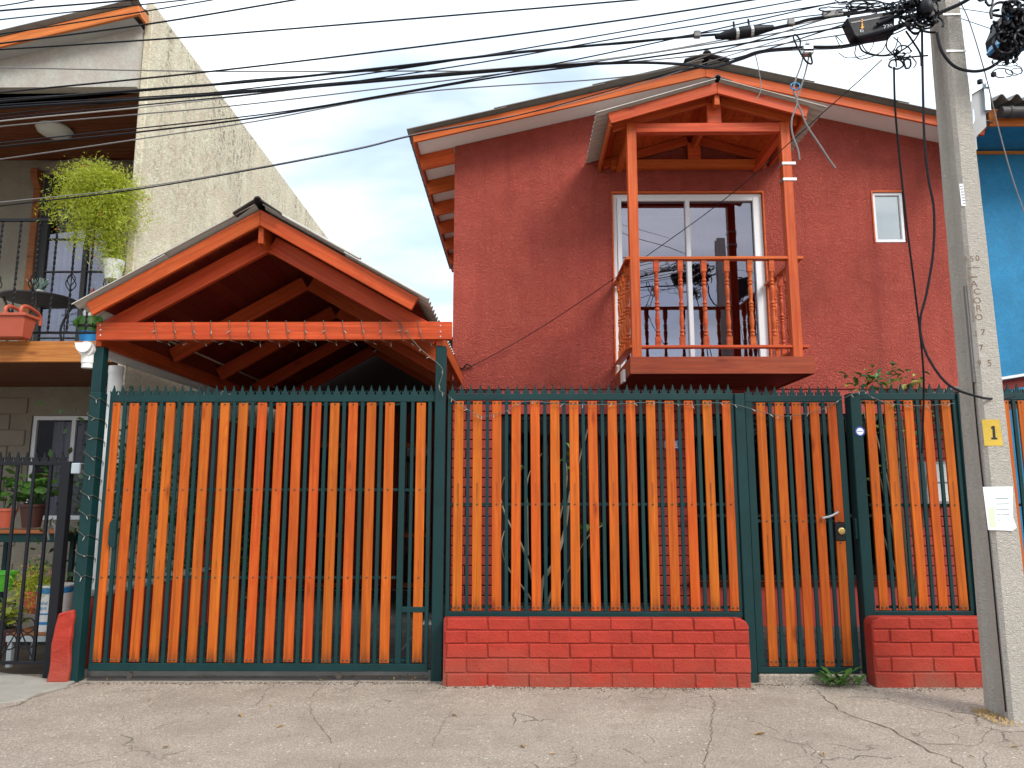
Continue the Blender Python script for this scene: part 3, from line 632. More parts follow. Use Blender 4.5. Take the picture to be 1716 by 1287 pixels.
def barge(parent, rx, zf_mid, slope, xe, y, h, th, mat):
    """barge board of one slope: a beam along the slope"""
    L = abs(xe - rx); sg = 1 if xe > rx else -1; Ls = L * math.sqrt(1 + slope * slope); t = slope * h / 2
    b = MB(); b.v = [(t + .0008, -th / 2, -h / 2), (t + .0008, th / 2, -h / 2), (-t + .0008, th / 2, h / 2), (-t + .0008, -th / 2, h / 2), (Ls, -th / 2, -h / 2), (Ls, th / 2, -h / 2), (Ls, th / 2, h / 2), (Ls, -th / 2, h / 2)]
    b.f = [(0, 1, 2, 3), (4, 7, 6, 5), (0, 4, 5, 1), (1, 5, 6, 2), (2, 6, 7, 3), (3, 7, 4, 0)]
    o = bpy.data.objects.new('barge_board', b.mesh('barge_board', mat, bev=.003)); link(o, parent, frame_of((rx, y + th / 2, zf_mid), (xe, y + th / 2, zf_mid - slope * L)))
barge(house, RX, zsof(RX) - ZB + BH / 2, SLP, XE, YB, BH, .03, M_house_barge); barge(house, RX, zsof(RX) - ZB + BH / 2, SLP, XER, YB, BH, .03, M_house_barge)
sloped('soffit', XE + .035, RX, zsof, YB + .032, 13.0, 0.0, 0.012, M_white, house, 0)
sloped('soffit', RX, XER - .01, zsof, YB + .032, 13.0, 0.0, 0.012, M_white, house, 0)
beam('eaves_board', (XE + .015, YB + .032, zsof(XE) - ZB + .05), (XE + .015, 13.0, zsof(XE) - ZB + .05), .03, .11, M_house_barge, house)
for k in range(6):
    y = 8.44 + k * .735
    beam('rafter', (XE + .035, y, zsof(XE + .035) - .10), (XL - .002, y, zsof(XL) - .10), .05, .185, M_house_barge, house)

# ---- balcony
Y1 = 7.35
bx0, bx1 = px_x(1056, 612, Y1), px_x(1366, 612, Y1); bz0, bz1 = px_z(627, Y1), px_z(598, Y1)
balc = MB().box((bx0 + .03, Y1 + .03, bz1 - .05), (bx1 - .03, YW - .002, bz1 - .004)).build('balcony', M_balc_fascia, house)
beam('fascia', (bx0, Y1 + .015, (bz0 + bz1) / 2), (bx1, Y1 + .015, (bz0 + bz1) / 2), .03, bz1 - bz0, M_balc_fascia, balc)
for x in (bx0 + .015, bx1 - .015): beam('fascia', (x, Y1 + .031, (bz0 + bz1) / 2), (x, YW - .003, (bz0 + bz1) / 2), .03, bz1 - bz0, M_balc_fascia, balc)
nu = 8
for k in range(nu):
    ya = Y1 + .032 + (YW - Y1 - .04) * k / nu; yb = Y1 + .032 + (YW - Y1 - .04) * (k + 1) / nu - .005
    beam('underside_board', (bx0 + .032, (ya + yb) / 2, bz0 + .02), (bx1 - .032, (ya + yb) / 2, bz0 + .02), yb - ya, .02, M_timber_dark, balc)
pw = .098
pxl, pxr = px_x(1067, 560, Y1 + .04), px_x(1336, 560, Y1 + .04); pzt = px_z(205, Y1 + .04, 1058)
for x in (pxl, pxr): beam('post', (x, Y1 + .09, bz1), (x, Y1 + .09, pzt), pw, pw, M_balc, balc, up=(0, 1, 0))
hz = px_z(433, Y1 + .05); bzr = px_z(581, Y1 + .05)
hx0, hx1 = px_x(1048, 433, Y1 + .05), px_x(1346, 433, Y1 + .05)
ry = Y1 + .085
beam('handrail', (hx0, ry, hz), (hx1, ry, hz), .08, .032, M_balc, balc)
bottom0, bottom1 = px_x(1055, 581, Y1 + .05), px_x(1357, 581, Y1 + .05)
beam('bottom_rail', (bottom0, ry, bzr), (bottom1, ry, bzr), .075, .028, M_balc, balc)
sxl, sxr = hx0 + .04, hx1 - .04
for x in (sxl, sxr):
    beam('handrail', (x, ry + .041, hz), (x, YW - .003, hz), .08, .032, M_balc, balc); beam('bottom_rail', (x, ry + .038, bzr), (x, YW - .003, bzr), .075, .028, M_balc, balc)
bh = hz - bzr - .030
def baluster_mesh(h):
    b = MB(); s = .0265; b.box((-s, -s, 0), (s, s, h * .10)); b.box((-s, -s, h * .86), (s, s, h))
    prof = [(.6, .10), (.95, .115), (.95, .135), (.6, .145), (.95, .155), (.95, .175), (.6, .185), (.75, .22), (1.0, .27), (.85, .32), (.66, .39), (.62, .40), (.95, .415), (.95, .43), (.62, .44), (.95, .45), (.95, .465), (.62, .475), (.95, .485), (.95, .5), (.62, .51),
            (.66, .53), (.85, .60), (1.0, .65), (.8, .69), (.6, .70), (.95, .715), (.95, .73), (.6, .74), (.95, .75), (.95, .77), (.6, .78), (.8, .82), (.95, .86)]
    b.lathe([(r * s, z * h) for r, z in prof], 10); return b.mesh('baluster', M_turn, smooth=True)
bm_ = baluster_mesh(bh)
fb = [px_x(q, 505, ry) for q in (1101, 1141.5, 1181, 1219.5, 1258.5, 1295)]
for x in fb: inst('baluster', bm_, Matrix.Translation((x, ry, bzr + .0145)), balc)
for x in (sxl, sxr):
    for y in (ry + .17, ry + .36, ry + .55, ry + .74): inst('baluster', bm_, Matrix.Translation((x, y, bzr + .0145)), balc)
tk = MB().box((bx0 - .03, Y1 + .3, bz0 - .03), (bx0 - .005, Y1 + .5, bz0 + .1)); tk.build('pipe_stub', M_pvc, balc)

# ---- little roof over the balcony
YR = 7.25
arx = px_x(1202, 145, YR); az_t = px_z(138, YR, 1202); az_b = px_z(157, YR, 1202); aex0, aex1 = px_x(1021, 190, YR), px_x(1354, 190, YR)
ez = px_z(184, YR, 1021); sl1 = (az_t - ez) / (arx - aex0); sl2 = (az_t - px_z(182, YR, 1355)) / (aex1 - arx); bsl = (sl1 + sl2) / 2; bhh = (az_t - az_b) * .93
droof = MB().prism([(arx - .05, YR + .3, az_b - .10), (arx + .05, YR + .3, az_b - .10), (arx + .05, YR + .3, az_b - .02), (arx - .05, YR + .3, az_b - .02)], (0, .02, 0)).build('balcony_roof', M_balc, house)
def zr2(x): return az_t - bsl * abs(x - arx)
for ex in (aex0, aex1):
    barge(droof, arx, az_t - bhh / 2, bsl, ex, YR, bhh, .03, M_balc)
    ex2 = ex + (-.12 if ex < arx else .16)
    roof_sheets(droof, arx, az_t + .004, bsl, ex2, YR - .05, YW - .005, 1, 2, .10, .011, M_sheet_lit)
    # boards under the sheets
    n = 9
    for k in range(n):
        xa = arx + (ex - arx) * k / n; xb = arx + (ex - arx) * (k + .96) / n; 
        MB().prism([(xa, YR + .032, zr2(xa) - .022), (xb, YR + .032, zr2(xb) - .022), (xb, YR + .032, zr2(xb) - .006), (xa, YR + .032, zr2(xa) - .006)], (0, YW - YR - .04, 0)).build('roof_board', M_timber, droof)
    beam('eaves_board', (ex + (.016 if ex < arx else -.016), YR + .032, zr2(ex) - .075), (ex + (.016 if ex < arx else -.016), YW - .003, zr2(ex) - .075), .03, .12, M_balc, droof)
ridge_cap(droof, arx, az_t + .035, bsl, YR - .04, YW - .01, .15, M_ridge, 1)
beam('ridge_beam', (arx, YR + .031, az_b - .03), (arx, YW - .003, az_b - .03), .05, .12, M_balc, droof)
ctop, cbot = px_z(208, Y1 + .06), px_z(223, Y1 + .06)
cz = (ctop + cbot) / 2
beam('tie_beam', (pxl + pw / 2, Y1 + .09, cz), (pxr - pw / 2, Y1 + .09, cz), .08, ctop - cbot, M_balc, droof)
btz = px_z(274.5, 8.3); beam('tie_beam', (pxl - .1, 8.34, btz), (pxr + .1, 8.34, btz), .08, .10, M_balc, droof)
for x in (pxl, pxr): beam('wall_plate', (x, Y1 + .14, pzt - .06), (x, YW - .003, pzt - .06), .07, .10, M_balc, droof)
for y, zz in ((Y1 + .085, ctop), (8.34, btz + .05)):
    kt = zr2(arx) - .14; beam('king_post', (arx, y, zz), (arx, y, kt), .14, .06, M_balc, droof, up=(0, 1, 0)) if False else MB().box((arx - .075, y - .028, zz), (arx + .075, y + .028, kt)).build('king_post', M_balc, droof, bev=.004)
    for ex in (aex0, aex1):
        sg = 1 if ex > arx else -1; xa = arx + sg * .076; xb = ex - sg * .04
        beam('rafter', (xa, y, zr2(xa) - .082), (xb, y, zr2(xb) - .082), .045, .10, M_balc, droof)
MB().box((arx - .028, YR + .033, az_b - .105), (arx + .028, YR + .10, az_b - .005)).build('ridge_end', M_balc, droof, bev=.004)
# metal straps round the right post
for py in (275.5, 302):
    z = px_z(py, Y1 + .04); b = MB(); a = pw / 2 + .004
    for p in ((pxr - a, Y1 + .09 - a - .003, z - .015, pxr + a + .035, Y1 + .09 - a, z + .015), (pxr - a - .003, Y1 + .09 - a, z - .015, pxr - a, Y1 + .09 + a, z + .015), (pxr - a, Y1 + .09 + a, z - .015, pxr + a, Y1 + .09 + a + .003, z + .015), (pxr + a, Y1 + .09 - a, z - .015, pxr + a + .003, Y1 + .09 + a, z + .015)):
        b.box(p[:3], p[3:])
    b.build('metal_strap', M_steel, balc)

# ================================================================== CARPORT
YC = 6.13
carz0, carz1 = px_z(569, YC, 450), px_z(539.5, YC, 450); cx0, cx1 = px_x(161, 555, YC), px_x(757, 555, YC)
carport = thing('carport', 'red-orange timber carport with gable roof of grey sheets on thin green posts', 'carport', ((cx0 + cx1) / 2, 8.5, 0))
beam('front_beam', (cx0, YC + .025, (carz0 + carz1) / 2), (cx1, YC + .025, (carz0 + carz1) / 2), .05, carz1 - carz0, M_timber, carport)
crx = px_x(446, 400, 6.2)
YG = 5.96
g_t, g_b = px_z(351, YG, 436), px_z(377, YG, 436)
crx = px_x(436, 364, YG)
gx0, gx1 = px_x(149, 513, YG), px_x(695, 504, YG)
gsl = ((g_t - px_z(506, YG, 146)) / (crx - px_x(146, 506, YG)) + (g_t - px_z(498, YG, 699)) / (px_x(699, 498, YG) - crx)) / 2
ghh = (g_t - g_b) * math.cos(math.atan(gsl)) * 1.0
def zr3(x): return g_t - gsl * abs(x - crx)
CYE = 11.6
for ex in (gx0, gx1):
    sg = 1 if ex > crx else -1
    barge(carport, crx, g_t - ghh / 2 / math.cos(math.atan(gsl)), gsl, ex, YG, ghh, .035, M_timber)
    roof_sheets(carport, crx, g_t + .006, gsl, ex + sg * .09, YG - .05, CYE, 2, 7, .13, .014, M_sheet_lit)
    n = 13
    for k in range(n):
        xa = crx + (ex - crx) * k / n; xb = crx + (ex - crx) * (k + .965) / n
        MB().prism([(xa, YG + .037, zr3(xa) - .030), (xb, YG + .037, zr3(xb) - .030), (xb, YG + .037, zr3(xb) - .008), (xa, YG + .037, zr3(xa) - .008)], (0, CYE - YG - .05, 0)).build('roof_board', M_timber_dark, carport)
    # rafters
    for y in (6.215, 7.42, 8.62, 9.82, 11.0):
        xa = crx + sg * .03; xb = (cx0 + .05) if sg < 0 else (cx1 - .12)
        beam('rafter', (xa, y, zr3(xa) - .205), (xb, y, zr3(xb) - .205), .05, .15, M_timber if y < 7 else M_timber, carport)
ridge_cap(carport, crx, g_t + .05, gsl, YG - .09, CYE, .20, M_ridge, 4)
beam('ridge_beam', (crx, YG + .036, g_b - .075), (crx, 6.30, g_b - .075), .045, .15, M_timber, carport)
beam('ridge_beam', (crx, 6.301, g_b + .03), (crx, CYE - .02, g_b + .03), .045, .06, M_timber_dark, carport)
for x in (px_x(172, 560, YC + .1), px_x(737, 560, YC + .1)):
    beam('side_beam', (x, YC + .051, carz0 + .02), (x, CYE - .02, carz0 + .02), .05, .13, M_timber, carport)
    if x < -1: MB().box((x - .015, YC + .30, carz0 + .087), (x + .015, CYE - .02, zr3(x) - .035)).build('blocking_board', M_timber_dark, carport)
    MB().box((x - .042, YC + .06, 0 if x < -1 else -0.02), (x + .042, YC + .145, carz0 - .046)).build('post', M_green, carport, bev=.004) if x < -1 else None
p0, p1 = px_x(727, 700, YC), px_x(745, 700, YC)
MB().box((p0, YC + .052, -.03), (p1, YC + .14, carz0 - .047)).build('post', M_green, carport, bev=.005)
# bolts on the beam ends
bb = MB()
for q in ((738, 546), (738, 556), (738, 564), (168, 545), (168, 553), (168, 562)):
    c = P(q[0], q[1], YC); m = Matrix.Translation(c) @ Matrix.Rotation(RAD(90), 4, 'X'); bb.lathe([(.008, -.004), (.008, .002), (.004, .005)], 8, m)
bb.build('bolt_heads', M_steel, carport, kind='stuff')
# white PVC gutter under the left eave, with end cap and outlet tee
gxc, gzc = px_x(140, 583, 6.12), px_z(583, 6.12, 140)
gu = MB(); L0, L1 = 6.12, 8.9; n = 10; vs = []; fs = []
for Y in (L0, L1):
    for rr in (.062, .056):
        for k in range(n + 1):
            a = math.pi + math.pi * k / n; vs.append((gxc + rr * math.cos(a), Y, gzc + .03 + rr * math.sin(a)))
m = n + 1
for k in range(n): fs += [(k, k + 1, k + 1 + 2 * m, k + 2 * m), (k + m, k + m + 2 * m, k + 1 + 3 * m, k + 1 + m)]
fs += [(0, 2 * m, 3 * m, m), (n, n + m, n + 3 * m, n + 2 * m)]
gut = MB().add(vs, fs).build('gutter', M_pvc, carport, smooth=True)
ec = MB(); pts = [(gxc + .068 * math.cos(math.pi + math.pi * k / 12), L0 - .012, gzc + .03 + .068 * math.sin(math.pi + math.pi * k / 12)) for k in range(13)]
ec.prism([(gxc - .075, L0 - .012, gzc + .045)] + pts + [(gxc + .075, L0 - .012, gzc + .045)], (0, .014, 0)); ec.build('end_cap', M_pvc, gut)
te = MB(); te.lathe([(.050, -.17), (.050, -.13), (.056, -.128), (.056, -.09), (.052, -.03)], 14, Matrix.Translation((gxc, L0 + .085, gzc + .01))); te.tube([(gxc, L0 + .03, gzc), (gxc, L0 + .15, gzc)], .066, 14); te.build('outlet_tee', M_pvc, gut, smooth=True)
dpx = px_x(194, 630, 6.75); MB().lathe([(.062, -.02), (.062, px_z(616, 6.75, 194) - .06), (.066, px_z(616, 6.75, 194) - .058), (.066, px_z(614, 6.75, 194))], 16, Matrix.Translation((dpx, 6.75, 0))).build('downpipe', M_pvc, carport, smooth=True)
# side walls and rear wall of the carport yard
lwx = -3.50
yw = thing('yard_side_wall', 'low red plastered wall along the left of the carport, seen through the gate bars', 'wall', (lwx - .08, 7.4, 0))
MB().box((lwx - .16, 6.40, -.2), (lwx, 8.55, .62)).build('wall', M_red_smooth, yw, bev=.006); MB().box((lwx - .18, 6.39, .621), (lwx + .015, 8.55, .66)).build('coping', M_plaster, yw, bev=.006)
tw = thing('yard_boundary_wall', 'tall dark red wall closing the left side of the carport further back', 'wall', (lwx - .08, 10, 0)); MB().box((lwx - .15, 8.58, -.2), (lwx, 11.9, 2.35)).build('wall', M_red_smooth, tw, bev=.006)
bk = thing('rear_room', 'dark red wooden front at the back of the carport with orange window frames', 'shed', (-2.1, 11.7, 0))
n = 24
for k in range(n):
    x = lwx + (XL - lwx) * k / n; MB().box((x + .003, 11.7, .05), (x + (XL - lwx) / n - .003, 11.74, 2.75)).build('wall_board', M_timber_dark, bk, bev=.004)
MB().box((lwx - .4, 11.745, -.2), (XL, 11.85, 4.0)).build('wall', M_dark, bk)
for a, b in ((px_x(520, 900, 11.65), px_x(575, 900, 11.65)), (px_x(670, 900, 11.65), px_x(722, 900, 11.65))):
    wf = window(bk, a, b, px_z(985, 11.65), px_z(742, 11.65), 11.63, .07, M_timber, M_glass_soft, trans=[(px_z(897, 11.65), .07)])

# ================================================================== FENCES AND GATES
sp_mb = MB().prism([(-.026, 0, 0), (-.033, 0, .040), (-.017, 0, .024), (-.014, 0, .036), (0, 0, .085), (.014, 0, .036), (.017, 0, .024), (.033, 0, .040), (.026, 0, 0)], (0, .012, 0))
SPIKE = sp_mb.mesh('spike', M_green); SPIKE_B = sp_mb.mesh('spike', M_black)
def spikes(root, xa, xb, z, y, pitch, me=None, lean=True):
    n = max(1, int(round((xb - xa) / pitch)))
    for k in range(n):
        x = xa + (k + .5) * (xb - xa) / n
        inst('spike', me or SPIKE, Matrix.Translation((x, y, z)) @ Matrix.Rotation(R.uniform(-.03, .03), 4, 'Y') @ Matrix.Rotation(R.uniform(-.12, .12), 4, 'Z'), root)
def bolts_at(mb, x, z, y, r=.0075):
    m = Matrix.Translation((x, y, z)) @ Matrix.Rotation(RAD(90), 4, 'X'); mb.lathe([(r, -.002), (r, .004), (r * .55, .0075)], 7, m)
YSL = YF + .004; YBAR = YF + .002
def slat_run(root, xs, w, z0, z1, mat, th=.019):
    for x in xs:
        beam('slat', (x + w / 2 + R.uniform(-.0045, .0045), YSL + th / 2 + R.uniform(-.002, .002), z0 + R.uniform(-.004, .004)), (x + w / 2 + R.uniform(-.0045, .0045), YSL + th / 2, z1 + R.uniform(-.003, .003)), w, th, mat, root, up=(0, 1, 0), bev=.003)
def bars_run(root, xs, w, z0, z1, mat=None):
    for x in xs: beam('bar', (x, YBAR + .01, z0), (x, YBAR + .01, z1), w, .02, mat or M_green, root, up=(0, 1, 0), bev=.002)
def lin(a, b, n): return [a + (b - a) * k / (n - 1) for k in range(n)]
ztop = px_z(660.5, YF); zt1 = px_z(672, YF)
def tube_rail(root, name, x0, x1, za, zb, y0=None, y1=None, mat=None):
    return MB().box((x0, YF if y0 is None else y0, min(za, zb)), (x1, (YF + .04) if y1 is None else y1, max(za, zb))).build(name, mat or M_green, root, bev=.003)

# --- vehicle gate
gl, gr_ = px_x(166, 890, YF), px_x(720, 890, YF)
gate = thing('vehicle_gate', 'wide green steel gate with seventeen vertical orange slats under the carport', 'gate', ((gl + gr_) / 2, YF, 0))
gz0, gz1 = px_z(1126, YF), px_z(1113, YF)
zt1g = px_z(673, YF); ztopg = px_z(660.5, YF)
tube_rail(gate, 'top_rail', gl, gr_ + .035, zt1g, ztopg); tube_rail(gate, 'bottom_rail', gl, gr_, gz0, gz1)
tube_rail(gate, 'stile', gl, gl + .03, gz1, zt1g); tube_rail(gate, 'stile', gr_ - .03, gr_, gz1, zt1g)
ms0, ms1 = px_x(666, 890, YF), px_x(676, 890, YF); tube_rail(gate, 'stile', ms0, ms1, gz1, zt1g)
w_ = .077
s0 = px_x(185, 690, YF); s15 = px_x(645.6, 690, YF); xs = lin(s0, s15, 16); slx = px_x(698.5, 690, YF)
for py in (676.5, 820.5, 968): 
    z = px_z(py, YF + .022); MB().box((gl + .03, YF + .024, z - .011), (ms0, YF + .038, z + .011)).build('thin_rail', M_green, gate)
z = px_z(1107, YF + .02); MB().box((gl + .03, YF + .024, z - .011), (gr_ - .03, YF + .038, z + .011)).build('thin_rail', M_green, gate)
z = px_z(821, YF + .022); MB().box((ms1, YF + .024, z - .011), (gr_ - .03, YF + .038, z + .011)).build('thin_rail', M_green, gate)
zc = px_z(1022, YF); tube_rail(gate, 'wicket_rail', ms1, gr_ - .03, zc - .022, zc + .022)
zz0, zz1 = gz1 + .006, zt1g - .006
slat_run(gate, xs, w_, zz0, zz1, M_slat_gate)
pitch = (s15 - s0) / 15
bars_run(gate, [x + w_ / 2 + pitch / 2 for x in xs[:-1]], .028, gz1, zt1g)
slat_run(gate, [slx], w_, zz0, zz1, M_slat_gate); bars_run(gate, [slx - .036, slx + w_ + .03], .026, gz1, zt1g)
spikes(gate, px_x(182, 655, YF), gr_ + .03, ztopg - .004, YF + .014, .0735)
bo = MB()
for x in xs + [slx]:
    c = x + w_ / 2; bolts_at(bo, c, px_z(677, YSL), YSL); bolts_at(bo, c, px_z(820.5, YSL), YSL); bolts_at(bo, c, px_z(968, YSL), YSL)
    for s in (-.018, .018): bolts_at(bo, c + s, px_z(1107, YSL), YSL)
bo.build('bolt_heads', M_bolt, gate, kind='stuff')
hp = [P(184, 872, YF - .03), P(181, 878, YF - .03), P(178, 915, YF - .03), P(184, 920, YF - .03)]
hx = px_x(190, 895, YF - .02); ha, hb = px_z(919, YF - .02), px_z(870, YF - .02)
MB().prism([(hx - .035, YF - .03, ha + .03), (hx, YF - .03, ha), (hx + .02, YF - .03, ha), (hx + .02, YF - .03, hb), (hx - .01, YF - .03, hb), (hx - .035, YF - .03, hb - .03)], (0, .028, 0)).build('handle_plate', M_green, gate, bev=.003)
wh = MB()
for q in (218, 568):
    c = P(q, 1127, YF + .02); wh.lathe([(.026, -.012), (.026, -.004), (.018, 0), (.026, .004), (.026, .012)], 12, Matrix.Translation((c.x, YF + .02, .028)) @ Matrix.Rotation(RAD(90), 4, 'Y') @ Matrix.Rotation(RAD(90), 4, 'X'))
wh.build('wheel', M_bolt, gate)
# --- corner post of the gate
ax0, ax1 = px_x(148, 690, YF - .06), px_x(166, 690, YF - .06)
gp = MB().box((ax0, YF - .06, -.04), (ax1, YF + .05, px_z(657, YF - .06, 155))).build('gate_post', M_green, bev=.005, label='thick dark green post wrapped in fairy lights left of the wide gate', cat='post')
# --- red brick stub left of it
rs0, rs1 = px_x(84, 1080, YF - .1), px_x(117, 1080, YF - .1)
zs_ = px_z(1022, YF - .1, 100); poly = []
b = MB(); n = 9
for k in range(n + 1):
    z = -.05 + (zs_ + .05) * k / n; f = 0 if k < n else .03
    for (x, y) in ((rs0, YF - .1), (rs1, YF - .1), (rs1, YF + .14), (rs0, YF + .14)):
        b.v.append((x + (0.035 * (k / n) ** 3 if x == rs0 else 0) + R.uniform(-.008, .008), y + R.uniform(-.008, .008), z - (f if x == rs0 else 0)))
for k in range(n):
    for i in range(4): a = 4 * k + i; c = 4 * k + (i + 1) % 4; b.f.append((a, c, c + 4, a + 4))
b.f += [(3, 2, 1, 0), (4 * n, 4 * n + 1, 4 * n + 2, 4 * n + 3)]
b.build('wall_stub', M_brick_low, bev=.012, label='crumbling stub of red painted brick wall between black fence and green gate post', cat='wall')

# --- low brick wall and fence panel in the middle
YM = 6.03
def low_wall(name, label, xa, xb, zt_, rounded):
    o = thing(name, label, 'wall', ((xa + xb) / 2, YM + .11, 0))
    r = .055
    core = [(xa + .004, YM + .004, -.1), (xb - .004, YM + .004, -.1)]
    if rounded == 'R': core += [(xb - .004, YM + .004, zt_ - r)] + [(xb - .004 - r + r * math.cos(a), YM + .004, zt_ - r - .004 + r * math.sin(a)) for a in (RAD(30), RAD(60), RAD(90))] + [(xa + .004, YM + .004, zt_ - .004)]
    else: core += [(xb - .004, YM + .004, zt_ - .004)] + [(xa + .004 + r + r * math.cos(a), YM + .004, zt_ - r - .004 + r * math.sin(a)) for a in (RAD(90), RAD(120), RAD(150))] + [(xa + .004, YM + .004, zt_ - r)]
    MB().prism(core, (0, .13, 0)).build('mortar', M_joint_low, o)
    rows = [zt_] + [zt_ - d for d in (.092, .192, .302, .412, .56)]
    bl = .322; gap = .009
    for k in range(5):
        z1, z0 = rows[k], rows[k + 1] + gap
        if k == 4: z0 = -.05
        off = (.03 if k % 2 == 0 else -.135) if rounded == 'R' else (-.02 if k % 2 == 0 else -.18)
        x = xa + off - bl
        while x < xb:
            a_, b_ = max(x, xa + (R.uniform(0, .018) if x < xa else 0)), min(x + bl - gap, xb)
            if b_ - a_ > .03:
                # every brick a little out of true
                j = lambda s=.004: R.uniform(-s, s)
                y0, y1 = YM - .005 + j(.0025), YM + .11
                cut_r = rounded == 'R' and k == 0 and b_ > xb - .02; cut_l = rounded == 'L' and k == 0 and a_ < xa + .02
                top = [(b_ + j(), z1 + j(.003))] if not cut_r else [(b_, z0 + .02), (b_ - .018, z1 - .022), (b_ - .06, z1)]
                top += [(a_ + j(), z1 + j(.003))] if not cut_l else [(a_ + .06, z1), (a_ + .018, z1 - .022), (a_, z0 + .02)]
                MB().prism([(px, y0, pz) for px, pz in [(a_ + j(), z0 + j(.003)), (b_ + j(), z0 + j(.003))] + top], (0, y1 - y0, 0)).build('brick', M_brick_low, o, bev=.006)
            x += bl
    # capping course seen from above
    return o
zwall = px_z(1037, YM)
la, lb = px_x(742, 1095, YM), px_x(1257, 1095, YM)
low_wall('low_brick_wall', 'low red painted brick wall under the middle fence panel, right of the wide gate', la, lb, zwall, 'R')
def fence_panel(name, label, cat, xl, xr, zb0, zb1, slx_list, w, rails, zbolt_low, mid, spk=True, barx=None, post_gap=0, mat=None, ztp=None, left=True, right=True):
    o = thing(name, label, cat, ((xl + xr) / 2, YF, zb0))
    zT, zt_ = (px_z(659.5, YF), px_z(670.5, YF)) if ztp is None else ztp
    tube_rail(o, 'top_rail', xl, xr, zt_, zT); tube_rail(o, 'bottom_rail', xl, xr, zb0, zb1)
    if left: tube_rail(o, 'stile', xl, xl + .03, zb1, zt_)
    if right: tube_rail(o, 'stile', xr - .03, xr, zb1, zt_)
    for z in rails: MB().box((xl + .03, YF + .024, z - .011), (xr - .03, YF + .038, z + .011)).build('thin_rail', M_green, o)
    slat_run(o, slx_list, w, zb1 + .004, zt_ - .006, mat or M_slat)
    p = (slx_list[-1] - slx_list[0]) / (len(slx_list) - 1)
    bars_run(o, barx if barx else [x + w / 2 + p / 2 for x in slx_list], .028, zb1, zt_)
    if spk: spikes(o, xl, xr, zT - .004, YF + .014, .0765)
    bo = MB()
    for x in slx_list:
        c = x + w / 2
        for s in (-.019, .019): bolts_at(bo, c + s, rails[0], YSL); bolts_at(bo, c + s, zbolt_low, YSL)
        bolts_at(bo, c, mid, YSL)
    bo.build('bolt_heads', M_bolt, o, kind='stuff'); return o
fl, fr = px_x(748, 850, YF), px_x(1244, 850, YF)
m0, m14 = px_x(761, 690, YF), px_x(1211, 690, YF)
fence_panel('slatted_fence', 'long green steel fence panel with fifteen orange slats on top of the low brick wall', 'fence', fl, fr - .03, px_z(1034, YF), px_z(1025, YF),
            lin(m0, m14, 15), .077, [px_z(675, YSL), px_z(845, YSL), px_z(1018, YSL)], px_z(1018, YSL), px_z(845, YSL))
bars_run(bpy.data.objects['slatted_fence'], [m0 - .036], .026, px_z(1025, YF), px_z(670.5, YF))
# post between fence and pedestrian gate
c0, c1 = px_x(1236, 800, YF), px_x(1253, 800, YF)
cpost = MB().box((c0, YF - .02, -.04), (c1, YF + .07, px_z(659.5, YF - .02))).build('fence_post', M_green, bev=.005, label='square dark green post between the middle fence panel and the pedestrian gate', cat='post', group='green fence posts')
# pedestrian gate
pgl, pgr = c1 + .006, px_x(1426, 890, YF)
pg = thing('pedestrian_gate', 'narrow green pedestrian gate with five orange slats, black lock plate and brass cylinder', 'gate', ((pgl + pgr) / 2, YF, .08))
pz0_, pz1_ = px_z(1127, YF), px_z(1117, YF); pT, pt = px_z(663, YF), px_z(674, YF)
tube_rail(pg, 'top_rail', pgl, pgr, pt, pT); tube_rail(pg, 'bottom_rail', pgl, pgr, pz0_, pz1_); tube_rail(pg, 'stile', pgl, pgl + .062, pz1_, pt); tube_rail(pg, 'stile', pgr - .048, pgr, pz1_, pt)
gs0, gs4 = px_x(1268.6, 690, YF), px_x(1387.6, 690, YF); gxs = lin(gs0, gs4, 5); gwd = .075
for py in (678, 873, 1108):
    z = px_z(py, YSL); MB().box((pgl + .062, YF + .024, z - .012), (pgr - .048, YF + .038, z + .012)).build('thin_rail', M_green, pg)
zs0, zs1 = pz1_ + .004, pt - .004
slat_run(pg, gxs[:4], gwd, zs0, zs1, M_slat)
lz0, lz1 = px_z(906, YF), px_z(876, YF)
slat_run(pg, gxs[4:], gwd, lz1, zs1, M_slat_gate); slat_run(pg, gxs[4:], gwd, zs0, lz0, M_slat_gate)
gp_ = (gs4 - gs0) / 4; bars_run(pg, [x + gwd / 2 + gp_ / 2 for x in gxs[:4]], .028, pz1_, pt)
spikes(pg, pgl, pgr, pT - .004, YF + .014, .0735)
bo = MB()
for i, x in enumerate(gxs):
    c = x + gwd / 2
    for s in (-.019, .019): bolts_at(bo, c + s, px_z(678, YSL), YSL); bolts_at(bo, c + s, px_z(1108, YSL), YSL)
    bolts_at(bo, c, px_z(873, YSL), YSL) if i < 4 else (bolts_at(bo, c, lz1 + .015, YSL), bolts_at(bo, c, lz0 - .015, YSL))
bo.build('bolt_heads', M_bolt, pg, kind='stuff')
lkx0, lkx1 = gxs[4] - .002, pgr - .049
lk = MB().box((lkx0, YF - .004, lz0 + .003), (lkx1, YF + .022, lz1 - .003)).build('lock_plate', M_black, pg, bev=.003)
kc = P(1417, 890, YF - .01); Mk = Matrix.Translation((lkx1 - .030, YF - .004, kc.z)) @ Matrix.Rotation(RAD(90), 4, 'X')
MB().lathe([(.030, -.001), (.030, .008), (.024, .013), (.013, .013), (.013, .017), (.006, .017)], 18, Mk).build('lock_cylinder', M_brass, lk, smooth=True)
hp0, hp1 = P(1380, 868, YF - .03), P(1404, 858.5, YF - .03)
MB().tube(spline([hp0 + Vector((0, .035, 0)), hp0, hp0.lerp(hp1, .5) + Vector((0, -.012, -.006)), hp1, hp1 + Vector((0, .035, 0))], 5), .009, 7).build('pull_handle', M_steel, pg, smooth=True)
